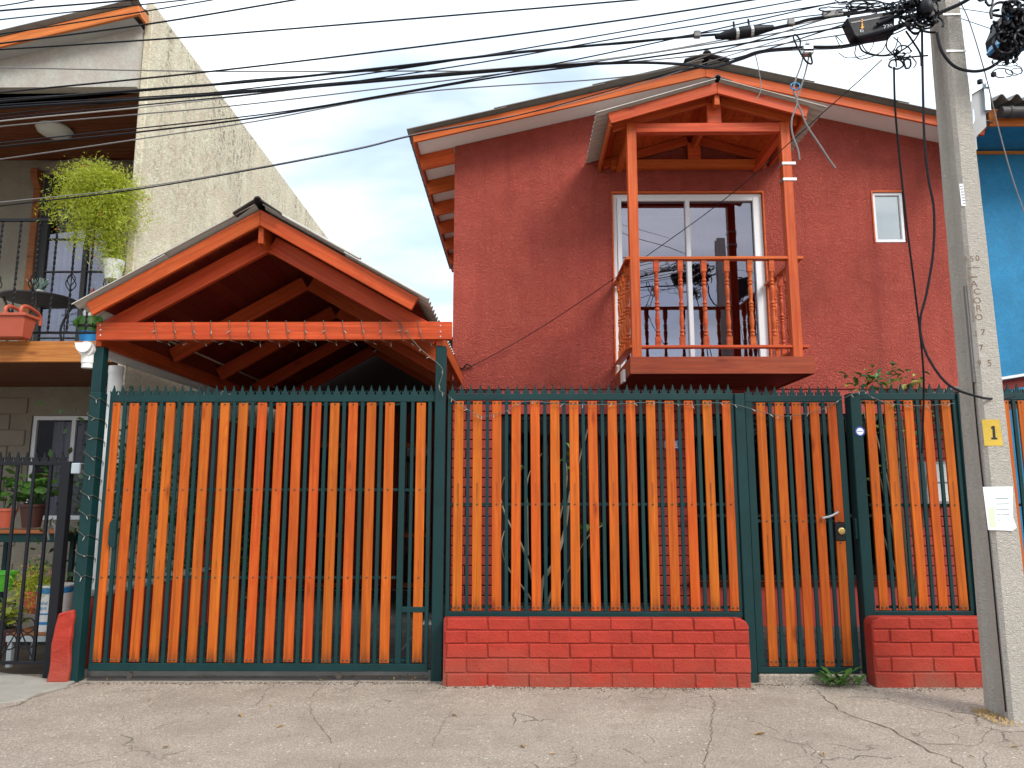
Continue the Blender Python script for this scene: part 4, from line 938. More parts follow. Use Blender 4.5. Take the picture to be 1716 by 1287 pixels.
# right gate post with sticker
e0, e1 = px_x(1434, 800, YF - .03), px_x(1452, 800, YF - .03)
epost = MB().box((e0, YF - .03, -.04), (e1, YF + .09, px_z(659, YF - .03))).build('fence_post', M_green, bev=.005, label='square dark green post right of the pedestrian gate with a round blue and white sticker', cat='post', group='green fence posts')
sc_ = P(1441, 723, YF - .033); Ms = Matrix.Translation(sc_) @ Matrix.Rotation(RAD(90), 4, 'X')
stk = tag(inst('sticker', MB().lathe([(.040, 0), (.040, .002)], 24).mesh('sticker', M_blue_ink), Ms), 'round white sticker with a blue rim on the post right of the pedestrian gate', 'sticker')
inst('sticker_face', MB().lathe([(.029, .0021), (.029, .003)], 24).mesh('sticker_face', M_paper), Ms, stk)
inst('printed_line', MB().box((-.022, -.002, .0031), (.022, .003, .0036)).mesh('printed_line', M_blue_ink), Ms, stk)
MB().box((e0 - .02, YF - .01, px_z(903, YF)), (e0 - .002, YF + .03, px_z(868, YF))).build('strike_box', M_green, epost, bev=.003)
# right fence panel and wall
hl, hr = e1 + .004, px_x(1618, 850, YF)
h0_, h4_ = px_x(1451.5, 690, YF), px_x(1579, 690, YF)
fence_panel('slatted_fence', 'short green steel fence panel with five orange slats left of the concrete utility pole', 'fence', hl, hr, px_z(1033, YF), px_z(1023, YF),
            lin(h0_, h4_, 5), .075, [px_z(675, YSL), px_z(846, YSL), px_z(1017, YSL)], px_z(1017, YSL), px_z(846, YSL), left=False)
low_wall('low_brick_wall', 'low red painted brick wall right of the pedestrian gate, partly behind the utility pole', px_x(1463, 1095, YM), px_x(1700, 1095, YM), px_z(1034, YM), 'L')
# neighbour's panel to the right of the pole
j0 = px_x(1677, 690, YF); 
fence_panel('slatted_fence', 'green steel fence panel with orange slats just right of the utility pole', 'fence', hr + .10, j0 + 1.3, px_z(1033, YF), px_z(1023, YF),
            [j0 - .155 + .155 * k for k in range(9)], .08, [px_z(675, YSL), px_z(846, YSL), px_z(1017, YSL)], px_z(1017, YSL), px_z(846, YSL))
MB().box((hr + .006, YF - .02, -.04), (hr + .09, YF + .07, px_z(660, YF))).build('fence_post', M_green, bev=.005, label='square dark green post behind the concrete utility pole', cat='post', group='green fence posts')
# doorstep
MB().box((c1 + .01, YF - .02, -.05), (e0 - .01, YF + .17, .055)).build('doorstep', M_ground, kind='structure', bev=.012)
MB().box((gl, YF - .0, -.03), (gr_, YF + .045, .006)).build('shaded_gap_track', M_ridge, kind='structure')  # coloured dark to stand for the shaded gap under the gate
# ================================================================== LEFT NEIGHBOUR HOUSE
NF, NW = 7.0, 8.8          # balcony front and wall
nx1 = px_x(225, 300, 7.15)
nh = thing('beige_house', 'beige two-storey house at the left edge with a railed balcony and a tall party wall', 'house', (nx1 - 1.5, NW, 0))
fxa, fxb = px_x(238.5, 150, 7.15), px_x(256, 30, 7.15)
fxa, fxb = px_x(221, 300, 7.15), px_x(235, 300, 7.15)
fz = px_z(6, 7.15, 262)
MB().box((fxa, 7.15, -.2), (fxb, 17.5, fz)).build('party_wall', M_beige, nh, bev=.01)
NX0 = -9.0
# gable wall above balcony
gy = 7.10; gb = px_z(146, gy, 100)
ga, gbz = P(0, 102, gy), P(242, 46, gy); gs = (gbz.z - ga.z) / (gbz.x - ga.x)
def zg(x): return ga.z + gs * (x - ga.x)
MB().prism([(NX0, gy, gb), (fxa - .003, gy, gb), (fxa - .003, gy, zg(fxa)), (NX0, gy, zg(NX0))], (0, .12, 0)).build('gable_wall', M_plaster, nh)
b0, b1 = P(0, 62, 6.90), P(234, 7, 6.90); b2 = P(0, 79, 6.90); bs = (b1.z - b0.z) / (b1.x - b0.x); bh_ = b0.z - b2.z
xbe = b1.x
def zbg(x): return b0.z + bs * (x - b0.x) 
beam('barge_board', (NX0, 6.915, zbg(NX0) - bh_ / 2), (xbe, 6.915, zbg(xbe) - bh_ / 2), .03, bh_ * .97, M_pine_or, nh)
beam('eaves_board', (xbe - .015, 6.932, zbg(xbe) - bh_ / 2), (xbe - .015, 7.10, zbg(xbe) - bh_ / 2), .03, bh_ * .95, M_pine_or, nh)
MB().prism([(NX0, 6.932, zg(NX0)), (fxa - .004, 6.932, zg(fxa)), (fxa - .004, 6.932, zg(fxa) + .015), (NX0, 6.932, zg(NX0) + .015)], (0, 1.8, 0)).build('soffit', M_greypanel, nh)
me = corr_mesh(1.6, 3.2, .177, .02, M_sheet); x_in = fxa - .01
for k in range(4):
    xa = x_in - 1.45 * k; m = frame_of((xa, 6.86, zbg(xa) + .03 + .012 * (k % 2)), (xa - 1, 6.86, zbg(xa - 1) + .03 + .012 * (k % 2)))
    inst('roof_sheet', me, m @ Matrix.Translation((0, -3.2, 0)), nh)
xa = xbe - .012; m = frame_of((xa, 6.86, zbg(xa) + .036), (xa - 1, 6.86, zbg(xa - 1) + .036)); inst('roof_sheet', corr_mesh(xa - x_in + .05, .26, .177, .02, M_sheet), m @ Matrix.Translation((0, -.26, 0)), nh)
# ceiling planks over the balcony
npk = 16
for k in range(npk):
    ya = gy + .125 + (NW - gy - .125) * k / npk; yb = gy + .125 + (NW - gy - .125) * (k + 1) / npk - .006
    beam('plank', (NX0, (ya + yb) / 2, gb + .012), (fxa - .004, (ya + yb) / 2, gb + .012), yb - ya, .02, M_brown_plank, nh, bev=.003)
lp = P(86, 222, 7.9); Mlamp = Matrix.Translation((lp.x, 7.95, gb - .001)) @ Matrix.Rotation(RAD(180), 4, 'X')
cl = thing('ceiling_lamp', 'shallow round white glass lamp on the dark plank ceiling of the left balcony', 'lamp', (lp.x, 7.95, gb - .1))
MB().lathe([(.17, 0), (.17, .025), (.19, .03)], 24, Mlamp).build('lamp_base', M_alu, cl); MB().lathe([(.185, .03), (.175, .06), (.13, .09), (.06, .105), (.01, .108)], 24, Mlamp).build('lamp_shade', M_frost, cl, smooth=True)
# upper wall with a glazed door, pediment
fzl = px_z(572, NF)
dxa, dxb = px_x(62, 420, NW), px_x(205, 420, NW); dza = fzl + .02; dzb = px_z(292, NW, 120)
uw = MB(); uw.box((NX0, NW, fzl), (dxa, NW + .2, gb + .2)); uw.box((dxb, NW, fzl), (fxa - .003, NW + .2, gb + .2)); uw.box((dxa, NW, dzb), (dxb, NW + .2, gb + .2)); uw.build('wall', M_plaster_wall, nh)
cxm = (dxa + dxb) / 2
MB().prism([(dxa - .18, NW - .07, dzb + .03), (dxb + .12, NW - .07, dzb + .03), (dxb + .12, NW - .07, dzb + .09), (cxm + .1, NW - .07, dzb + .22), (dxa - .18, NW - .07, dzb + .09)], (0, .068, 0)).build('pediment', M_plaster_wall, nh, bev=.008)
dr = window(nh, dxa + .003, dxb - .003, dza, dzb - .003, NW + .02, .09, M_ridge, M_glass_mid, [((dxa * .45 + dxb * .55), .06)], name='balcony_door', trans=[(dza + (dzb - dza) * k / 6, .018) for k in range(1, 6)])
MB().box((dxa - .09, NW - .05, fzl), (dxa - .003, NW - .003, dzb + .025)).build('door_post', M_brown_post, nh, bev=.008)
MB().prism([(dxa - .09, NW - .051, dzb + .024), (dxa - .09, NW - .14, dzb + .024), (dxa - .09, NW - .12, dzb - .10), (dxa - .09, NW - .051, dzb - .20)], (.085, 0, 0)).build('bracket', M_brown_post, nh)
curtain(nh, dxa + .1, dxb - .1, dza, dzb - .1, NW + .16, M_curtain)
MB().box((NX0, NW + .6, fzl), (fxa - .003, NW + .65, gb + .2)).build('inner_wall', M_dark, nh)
# balcony slab, beam, underside planks
bz_t, bz_b = px_z(570, NF), px_z(605, NF)
beam('floor_beam', (NX0, NF + .03, (bz_t + bz_b) / 2), (fxa - .004, NF + .03, (bz_t + bz_b) / 2), .06, bz_t - bz_b, M_pine, nh)
MB().box((NX0, NF + .062, bz_t - .04), (fxa - .004, NW - .003, bz_t)).build('balcony_floor', M_plaster, nh)
for k in range(14):
    ya = NF + .065 + (NW - NF - .07) * k / 14; yb = ya + (NW - NF - .07) / 14 - .006
    beam('underside_plank', (NX0, (ya + yb) / 2, bz_b + .03), (fxa - .004, (ya + yb) / 2, bz_b + .03), yb - ya, .02, M_brown_plank, nh, bev=.003)
# ground floor wall of painted blocks with window
gxa, gxb = px_x(43, 780, NW), px_x(150, 780, NW) + .55; gza, gzb = px_z(872, NW), px_z(695, NW)
gwl = MB(); gwl.box((NX0, NW + .03, -.2), (gxa, NW + .2, bz_t - .05)); gwl.box((gxb, NW + .03, -.2), (fxa - .003, NW + .2, bz_t - .05)); gwl.box((gxa, NW + .03, -.2), (gxb, NW + .2, gza)); gwl.box((gxa, NW + .03, gzb), (gxb, NW + .2, bz_t - .05)); gwl.build('ground_floor_wall', M_plaster_wall, nh)
for row in range(13):
    for kx in range(8):
        xa = gxa - .06 - .4 * kx - (.2 if row % 2 else 0); 
        if xa - .4 < NX0: continue
        key = 'block'
        if key not in CACHE: CACHE[key] = MB().box((-.395, 0, 0), (0, .03, .187)).mesh('block', M_block, bev=.006)
        inst('block', CACHE[key], Matrix.Translation((xa, NW + .012, .1 + row * .195)), nh)
window(nh, gxa + .003, gxb - .003, gza + .003, gzb - .003, NW + .05, .05, M_alu, M_glass_soft, [(px_x(113, 780, NW), .05)])
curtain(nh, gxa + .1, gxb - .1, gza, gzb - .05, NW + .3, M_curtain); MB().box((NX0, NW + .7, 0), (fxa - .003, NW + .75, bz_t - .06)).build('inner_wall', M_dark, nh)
# balcony railing of twisted iron bars
rl = bpy.data.objects.new('railing', None); link(rl, nh, Matrix.Translation((nx1 - 1.2, NF + .1, bz_t)))
rzt, rzb = px_z(366, NF + .1), px_z(556, NF + .1)
for z, h in ((rzt, .03), (rzb, .022)): MB().box((NX0, NF + .085, z - h / 2), (fxa - .004, NF + .115, z + h / 2)).build('rail', M_black, rl, bev=.003)
rlm = MB().box((fxa - .12, NF + .09, rzb), (fxa - .09, NF + .12, rzt)).build('end_post', M_black, rl)
def twisted(h, basket):
    b = MB(); n = 60; vs = []; s = .0085
    for i in range(n + 1):
        z = h * i / n; a = i * .55
        if basket and .36 < i / n < .52: ss = .004
        else: ss = s
        for k in range(4): t = a + math.pi / 2 * k + math.pi / 4; vs.append((ss * 1.41 * math.cos(t), ss * 1.41 * math.sin(t), z))
    b.add(vs, [(4 * i + k, 4 * i + (k + 1) % 4, 4 * i + 4 + (k + 1) % 4, 4 * i + 4 + k) for i in range(n) for k in range(4)])
    if basket:
        for k in range(4):
            pts = []
            for i in range(13):
                t = i / 12; r = .045 * math.sin(math.pi * t) + .004; a = math.pi / 2 * k + 2.2 * t; pts.append((r * math.cos(a), r * math.sin(a), h * (.36 + .16 * t)))
            b.tube(pts, .005, 5)
    return b.mesh('twisted_bar', M_black, smooth=False)
TB, TP = twisted(rzt - rzb, True), twisted(rzt - rzb, False)
xk = px_x(31, 420, NF + .1); pk_ = px_x(62, 420, NF + .1) - xk
for k in range(-9, 8):
    x = xk + pk_ * k
    if NX0 < x < fxa - .1: inst('twisted_bar', TB if k % 2 else TP, Matrix.Translation((x, NF + .1, rzb)), rl)

# --- things on the balcony
def foliage(n, fn, size, mat, name='foliage', parent=None, asp=.5):
    vs = []; fs = []
    for i in range(n):
        p, s = fn(i)
        a = Vector((R.gauss(0, 1), R.gauss(0, 1), R.gauss(0, 1))).normalized(); u = a.orthogonal().normalized(); u.rotate(Matrix.Rotation(R.uniform(0, 6.28), 3, a)); L = size * s; w_ = L * asp
        q = a.cross(u) * w_ * .5; b = len(vs)
        vs += [p, p + u * L * .5 + q, p + u * L, p + u * L * .5 - q]; fs.append((b, b + 1, b + 2, b + 3))
    me = bpy.data.meshes.new(name); me.from_pydata(vs, [], fs); me.materials.append(mat)
    ob = bpy.data.objects.new(name, me); link(ob, parent, Matrix.Identity(4) if parent is None else Matrix.Identity(4)); return ob
FY = 6.97
pc = P(190, 452, FY)
fern = thing('asparagus_fern', 'big bright feathery green fern spilling over the left balcony railing', 'plant', (pc.x, FY, pc.z - .1))
MB().lathe([(.07, -.10), (.095, .07), (.10, .09), (.088, .09), (.08, .07)], 18, Matrix.Translation((pc.x, FY, pc.z))).build('pot', M_frost, fern, smooth=True)
stems = []; stm = MB()
targets = [(P(x, y, FY + R.uniform(-.25, .2))) for x, y in [(100, 300), (120, 292), (140, 288), (155, 292), (170, 292), (185, 298), (200, 305), (215, 315), (110, 320), (95, 340), (85, 350), (105, 370), (125, 390), (140, 410), (160, 430), (180, 440), (200, 420), (212, 380), (225, 340), (235, 330), (238, 365), (230, 390), (150, 330), (135, 350), (165, 350), (180, 370), (150, 380), (120, 340), (195, 350), (145, 305), (170, 320), (205, 460), (190, 470), (185, 400), (130, 315), (115, 405), (160, 400)]]
for t in targets:
    base = Vector((pc.x, FY, pc.z + .08)); top = P(R.uniform(150, 200), R.uniform(290, 330), FY + R.uniform(-.1, .1))
    mid = base.lerp(top, .75) + Vector((0, 0, .05))
    sp2 = spline([base, mid, (top + t) / 2 + Vector((0, 0, .05)), t], 6); stems.append(sp2); stm.tube(sp2, .004, 4)
stm.build('stem', M_leaf_y, fern)
def fern_pt(i):
    s = R.choice(stems); k = min(int(len(s) * (R.random() ** .55)), len(s) - 1); j = .062 if k > 5 else .045
    return s[k] + Vector((R.gauss(0, j), R.gauss(0, j), R.gauss(0, j))), R.uniform(.5, 1.3)
foliage(24000, fern_pt, .046, M_fern, 'foliage', fern, .17)
vs = MB()
for i in range(26):
    s = R.choice(stems); p = s[-1] + Vector((R.gauss(0, .06), R.gauss(0, .05), R.gauss(0, .09))); vs.lathe([(.002, -.008), (.008, -.003), (.008, .003), (.002, .008)], 6, Matrix.Translation(p))
vs.build('berries', M_terra, fern, kind='stuff')
# round bistro table with small grey-green plant
tc_ = P(66, 502, 7.75); tr_ = .36
bt = thing('bistro_table', 'round glass-topped metal table on the left balcony behind the railing', 'table', (tc_.x, 7.75, bz_t))
tz = tc_.z
MB().lathe([(tr_ - .012, tz - .012), (tr_ + .008, tz - .006), (tr_ + .008, tz + .008), (tr_ - .012, tz + .012), (tr_ - .03, tz)], 32, Matrix.Translation((tc_.x, 7.75, 0))).build('rim', M_ridge, bt, smooth=True)
MB().lathe([(.01, tz - .003), (tr_ - .02, tz - .003), (tr_ - .02, tz + .003), (.01, tz + .003)], 32, Matrix.Translation((tc_.x, 7.75, 0))).build('glass_top', M_glass_soft, bt)
for k in range(4):
    a = k * math.pi / 2 + .5; MB().tube(spline([(tc_.x + .33 * math.cos(a), 7.75 + .33 * math.sin(a), tz), (tc_.x + .22 * math.cos(a), 7.75 + .22 * math.sin(a), (tz + bz_t) / 2), (tc_.x + .3 * math.cos(a), 7.75 + .3 * math.sin(a), bz_t)], 6), .012, 6).build('leg', M_ridge, bt, smooth=True)
sp1 = P(67, 480, 7.7); spn = thing('potted_succulent', 'small grey-green tufted plant in a pale pot on the round balcony table', 'plant', (sp1.x, 7.7, tz + .012))
MB().lathe([(.05, tz + .012), (.062, tz + .085), (.052, tz + .085)], 14, Matrix.Translation((sp1.x, 7.7, 0))).build('pot', M_pvc, spn, smooth=True)
lf = MB().prism([(0, 0, 0), (.012, 0, .06), (.008, 0, .12), (0, 0, .15), (-.008, 0, .12), (-.012, 0, .06)], (0, .005, 0)).mesh('leaf', M_leaf_grey)
for k in range(30): inst('leaf', lf, Matrix.Translation((sp1.x + R.uniform(-.03, .03), 7.7 + R.uniform(-.03, .03), tz + .08)) @ Matrix.Rotation(R.uniform(0, 6.28), 4, 'Z') @ Matrix.Rotation(R.uniform(.1, .75), 4, 'X'), spn)
# planter hooked to the beam
px0, px1 = px_x(-60, 545, 6.86), px_x(50, 545, 6.86); pza, pzb = px_z(566, 6.86), px_z(528, 6.86)
pl = thing('balcony_planter', 'terracotta red plastic planter box hooked over the balcony rail at the left edge', 'planter', ((px0 + px1) / 2, 6.86, pza))
b = MB(); b.v = [(px0 + .03, 6.80, pza), (px1 - .03, 6.80, pza), (px1 - .03, 6.94, pza), (px0 + .03, 6.94, pza), (px0, 6.77, pzb), (px1, 6.77, pzb), (px1, 6.97, pzb), (px0, 6.97, pzb)]; b.f = [(0, 3, 2, 1), (4, 5, 6, 7), (0, 1, 5, 4), (1, 2, 6, 5), (2, 3, 7, 6), (3, 0, 4, 7)]; b.build('box', M_terra, pl, bev=.012)
MB().box((px0 - .015, 6.755, pzb - .018), (px1 + .015, 6.985, pzb + .012)).build('rim', M_terra, pl, bev=.006)
for px in (22, 48):
    x = px_x(px, 520, 6.9); MB().tube(spline([(x, 6.80, pzb - .01), (x, 6.80, pzb + .07), (x, 6.90, pzb + .10), (x, 7.06, pzb + .06), (x, 7.09, pzb - .04)], 5), .018, 6).build('hook', M_terra, pl, smooth=True)
# garden gnome, seen from below between railing and roof
gn = P(150, 560, 7.3); gz = bz_t
gm = thing('garden_gnome', 'small garden gnome in green jacket and blue trousers on the left balcony floor', 'ornament', (gn.x, 7.3, gz))
Mg = Matrix.Translation((gn.x, 7.3, gz))
MB().lathe([(.08, 0), (.085, .06), (.095, .13), (.1, .16)], 14, Mg).build('trousers', M_cyan_ink, gm, smooth=True); MB().lathe([(.103, .155), (.11, .2), (.10, .28), (.07, .33), (.05, .35)], 14, Mg).build('jacket', M_leaf, gm, smooth=True)
MB().lathe([(.112, .19), (.114, .215)], 14, Mg).build('belt', M_black, gm); MB().lathe([(.03, .335), (.06, .37), (.065, .41), (.05, .45)], 14, Mg).build('head', M_block, gm, smooth=True)
MB().lathe([(.068, .43), (.05, .50), (.02, .58), (.004, .62)], 14, Mg).build('hat', M_terra, gm, smooth=True)
MB().lathe([(.055, .30), (.062, .35), (.045, .38)], 10, Matrix.Translation((gn.x, 7.27, gz))).build('beard', M_frost, gm, smooth=True)
for s in (-1, 1): MB().tube([(gn.x + s * .09, 7.3, gz + .31), (gn.x + s * .13, 7.26, gz + .25), (gn.x + s * .09, 7.2, gz + .21)], [.03, .028, .022], 7).build('arm', M_leaf, gm, smooth=True)

# ================================================================== BLACK NEIGHBOUR FENCE
BF = 6.27
bxr = px_x(103, 900, BF); bzt, bzb = px_z(773, BF), px_z(1113, BF)
bf = thing('iron_fence', 'black iron fence with spear tips and ring ornaments left of the red wall stub', 'fence', (bxr - 1, BF, 0))
MB().box((bxr - .04, BF - .03, .0), (bxr + .035, BF + .045, bzt + .0)).build('post', M_black, bf, bev=.004)
bx = -6.6
for z, h in ((bzt - .015, .032), (bzb, .024)): MB().box((bx, BF, z - h / 2), (bxr - .041, BF + .03, z + h / 2)).build('rail', M_black, bf, bev=.002)
pit = .142; k = 0
x = bxr - .15
while x > bx:
    MB().box((x - .011, BF + .004, bzb), (x + .011, BF + .026, bzt - .032)).build('bar', M_black, bf) if k == 0 else None
    beam('bar', (x, BF + .015, bzb + .013), (x, BF + .015, bzt - .032), .022, .022, M_black, bf, up=(0, 1, 0), bev=.002)
    for q in (.25,):
        c = Vector((x - pit / 2, BF + .015, px_z(1050, BF))); ring = [c + Vector((.058 * math.cos(t * math.pi / 9), 0, .058 * math.sin(t * math.pi / 9))) for t in range(19)]
        if 'ring' not in CACHE: CACHE['ring'] = MB().tube([p - c for p in ring], .006, 5, False).mesh('ring', M_black)
        inst('ring', CACHE['ring'], Matrix.Translation(c), bf)
        c2 = c + Vector((0, 0, -.13)); inst('ring', CACHE['ring'], Matrix.Translation(c2) @ Matrix.Scale(1.05, 4), bf)
    if k % 2 == 0: MB().tube([(x, BF + .015, bzb + .01), (x - pit, BF + .015, bzb + .28)], .006, 5).build('diagonal_rod', M_black, bf)
    else: MB().tube([(x - pit, BF + .015, bzb + .01), (x, BF + .015, bzb + .28)], .006, 5).build('diagonal_rod', M_black, bf)
    x -= pit; k += 1
spikes(bf, bxr - 2.7, bxr - .02, bzt - .002, BF + .01, .077, SPIKE_B)
lbx = P(131, 782, BF - .02); MB().box((lbx.x - .05, BF - .04, lbx.z - .06), (lbx.x + .03, BF + .04, lbx.z + .03)).build('lock_box', M_zinc, bf, bev=.006)

# --- plants and clutter in the neighbour's front yard
def leaf_mesh(name, L, w, mat, fold=.25, lobes=0):
    if lobes:   # round geranium leaf
        pts = []; n = 14
        for i in range(n): a = 2 * math.pi * i / n; r = L * .5 * (1 + .08 * math.cos(lobes * a)) * (0.55 if i == 0 else 1); pts.append((r * math.cos(a) * 1.0 - 0, r * math.sin(a), .06 * L * (1 - math.cos(2 * a))))
        return MB().add([(0, 0, 0)] + pts, [(0, 1 + i, 1 + (i + 1) % n) for i in range(n)]).mesh(name, mat, recalc=False)
    v = [(0, 0, 0), (L * .3, w * .45, fold * w), (L * .3, 0, 0), (L * .3, -w * .45, fold * w), (L * .65, w * .42, fold * w - L * .03), (L * .65, 0, -L * .03), (L * .65, -w * .42, fold * w - L * .03), (L, 0, -L * .12)]
    return MB().add(v, [(0, 2, 1), (0, 3, 2), (1, 2, 5, 4), (2, 3, 6, 5), (4, 5, 7), (5, 6, 7)]).mesh(name, mat, recalc=False)
def leafM(p, size=1.0, tilt=(0.1, .9)):
    return Matrix.Translation(p) @ Matrix.Rotation(R.uniform(0, 6.28), 4, 'Z') @ Matrix.Rotation(R.uniform(*tilt), 4, 'Y') @ Matrix.Rotation(R.uniform(-.5, .5), 4, 'X') @ Matrix.Scale(size, 4)
GER = leaf_mesh('leaf', .085, .08, M_leaf, lobes=5)
sh = P(60, 890, 7.3); shelf = thing('plant_shelf', 'narrow green shelf with a wooden top behind the black iron fence', 'shelf', (sh.x, 7.3, 0))
MB().box((sh.x - .42, 7.18, sh.z - .02), (sh.x + .32, 7.5, sh.z + .015)).build('shelf_top', M_brown_post, shelf, bev=.004); MB().box((sh.x - .42, 7.2, sh.z - .10), (sh.x + .32, 7.49, sh.z - .022)).build('apron', M_green, shelf)
for xx in (-.38, .28):
    for yy in (7.22, 7.46): MB().box((sh.x + xx - .02, yy - .02, 0), (sh.x + xx + .02, yy + .02, sh.z - .1)).build('leg', M_green, shelf)
MB().box((sh.x - .42, 7.2, sh.z - .52), (sh.x + .32, 7.48, sh.z - .49)).build('lower_shelf', M_brown_post, shelf)
def pot(parent, x, y, z, r, h, mat): MB().lathe([(r * .72, z), (r, z + h), (r * 1.06, z + h), (r * 1.06, z + h * .86), (r * .98, z + h * .86)][:2] + [(r * 1.08, z + h), (r * 1.08, z + h + .025), (r * .9, z + h + .025), (r * .88, z + h - .02)], 16, Matrix.Translation((x, y, 0))).build('pot', mat, parent, smooth=True)
def bushy(name, label, px, py, y, potr, poth, nl, spread, mat_pot, leaf, base=None, up_=.35, flowers=None, cat='plant', size=(.7, 1.2)):
    c = P(px, py, y); z0 = c.z if base is None else base
    t = thing(name, label, cat, (c.x, y, z0)); pot(t, c.x, y, z0, potr, poth, mat_pot); sm = MB(); ends = []
    for i in range(max(5, nl // 5)):
        a = R.uniform(0, 6.28); r = spread * R.uniform(.3, 1); e = Vector((c.x + r * math.cos(a), y + r * math.sin(a) * .7, z0 + poth + up_ * R.uniform(.25, 1.0)))
        s = spline([(c.x + R.uniform(-.03, .03), y + R.uniform(-.03, .03), z0 + poth), Vector((c.x, y, z0 + poth)).lerp(e, .5) + Vector((0, 0, .06)), e], 4); sm.tube(s, .005, 4); ends += s[3:]
    sm.build('stem', M_leaf_dark, t)
    for i in range(nl): inst('leaf', leaf, leafM(R.choice(ends) + Vector((R.gauss(0, .035), R.gauss(0, .035), R.gauss(0, .035))), R.uniform(*size)), t)
    if flowers:
        for i in range(flowers[0]):
            p = R.choice(ends) + Vector((R.gauss(0, .04), R.uniform(-.1, 0), R.uniform(.02, .10))); fm = MB()
            for q in range(6): fm.prism([p, p + Vector((R.gauss(0, .02), R.gauss(0, .02), R.gauss(0, .02))), p + Vector((R.gauss(0, .02), R.gauss(0, .02), R.gauss(0, .02)))], (.002, .002, .002))
            fm.build('flower', flowers[1], t)
    return t
GERD = leaf_mesh('leaf', .10, .09, M_leaf, lobes=5)
bushy('potted_geranium', 'geranium with one magenta flower in a dark pot behind the iron fence', 52, 884, 7.32, .11, .20, 55, .24, M_terradark, GERD, up_=.42, flowers=(1, M_magenta))
bushy('potted_plant', 'round-leaved plant in a terracotta pot at the left end of the yard shelf', 8, 884, 7.34, .09, .16, 22, .2, M_terra, GERD, up_=.3)
LFS = leaf_mesh('leaf', .06, .03, M_leaf); LFD = leaf_mesh('leaf', .055, .022, M_leaf_dark)
bushy('flowering_plant', 'leggy plant with pale pink flowers in front of the yard shelf', 65, 985, 6.85, .10, .14, 90, .22, M_terra, LFS, up_=.34, flowers=(9, M_pink), base=.42)
feth = thing('trailing_plant', 'feathery light green trailing plant hanging beside the white bucket', 'plant', (P(55, 1000, 6.7).x, 6.7, .45))
c = P(58, 995, 6.7)
pot(feth, c.x - .02, 6.72, c.z - .12, .085, .12, M_terra)
foliage(2200, lambda i: (Vector((c.x + R.gauss(0, .085), 6.70 + R.gauss(0, .06), c.z + .06 + R.gauss(0, .085))), R.uniform(.5, 1.3)), .045, M_fern, 'foliage', feth, .16)
bushy('trailing_plant', 'pale green leafy plant low down at the left edge behind the iron fence', 12, 1065, 6.75, .10, .14, 45, .2, M_terradark, leaf_mesh('leaf', .075, .06, M_leaf_y, lobes=3), up_=.36, base=.14)
gp2 = P(5, 975, 7.0); gpt = thing('lime_pot', 'bright lime green plastic pot at the left edge behind the iron fence', 'pot', (gp2.x, 7.0, gp2.z - .1)); pot(gpt, gp2.x, 7.0, gp2.z - .08, .11, .15, leafmat('lime_plastic', (.05, .30, .02), (.07, .36, .03), .05))
lt_ = P(60, 1060, 6.75); mt = thing('metal_table', 'small grey metal stand with a wooden board under the white bucket', 'table', (lt_.x, 6.8, 0))
MB().box((lt_.x - .16, 6.6, lt_.z), (lt_.x + .3, 6.98, lt_.z + .02)).build('board', M_brown_post, mt); MB().box((lt_.x - .16, 6.6, lt_.z - .05), (lt_.x + .3, 6.98, lt_.z - .002)).build('frame', M_zinc, mt)
for xx in (-.13, .27):
    for yy in (6.63, 6.95): MB().box((lt_.x + xx - .02, yy - .02, 0), (lt_.x + xx + .02, yy + .02, lt_.z - .05)).build('leg', M_zinc, mt)
bk_ = P(88, 1040, 6.78); bkt = thing('paint_bucket', 'white plastic paint bucket with light blue bands and lettering on the metal stand', 'bucket', (bk_.x, 6.78, lt_.z + .02))
bz0_ = lt_.z + .021; BHh = px_z(985, 6.66) - bz0_; Mb = Matrix.Translation((bk_.x, 6.78, bz0_))
br0, br1 = .125, .148
rad = lambda z: br0 + (br1 - br0) * z / BHh
MB().lathe([(br0, 0), (br1, BHh), (br1 + .006, BHh), (br1 + .006, BHh + .012), (br1 - .01, BHh + .012)], 28, Mb).build('bucket_body', M_pvc, bkt, smooth=True)
bnd = MB()
for za, zb in ((.06, .085), (.145, .158), (BHh - .055, BHh - .006)): bnd.lathe([(rad(za) + .0015, za), (rad(zb) + .0015, zb)], 28, Mb)
bnd.build('printed_band', M_cyan_ink, bkt)
for txt, zz, s in (('malte', .245, .045), ('Agua', .205, .042)):
    t = text_mb(txt, s, Matrix.Identity(4), .0); t2 = MB()
    t2.add([Mb @ Vector(((rad(zz) + .003) * math.sin(v[0] / rad(zz) - .15), -(rad(zz) + .003) * math.cos(v[0] / rad(zz) - .15), zz + v[1])) for v in t.v], t.f); t2.build('lettering', M_cyan_ink, bkt, recalc=False)
hose = MB().tube(spline([P(82, 905, 7.0), P(80, 885, 7.0), P(88, 878, 7.0), P(93, 890, 7.0), P(93, 925, 7.0), P(95, 960, 7.0)], 6), .011, 7).build('garden_hose', M_cable_grey, smooth=True, label='pale curved hose end hooked beside the yard shelf', cat='hose')
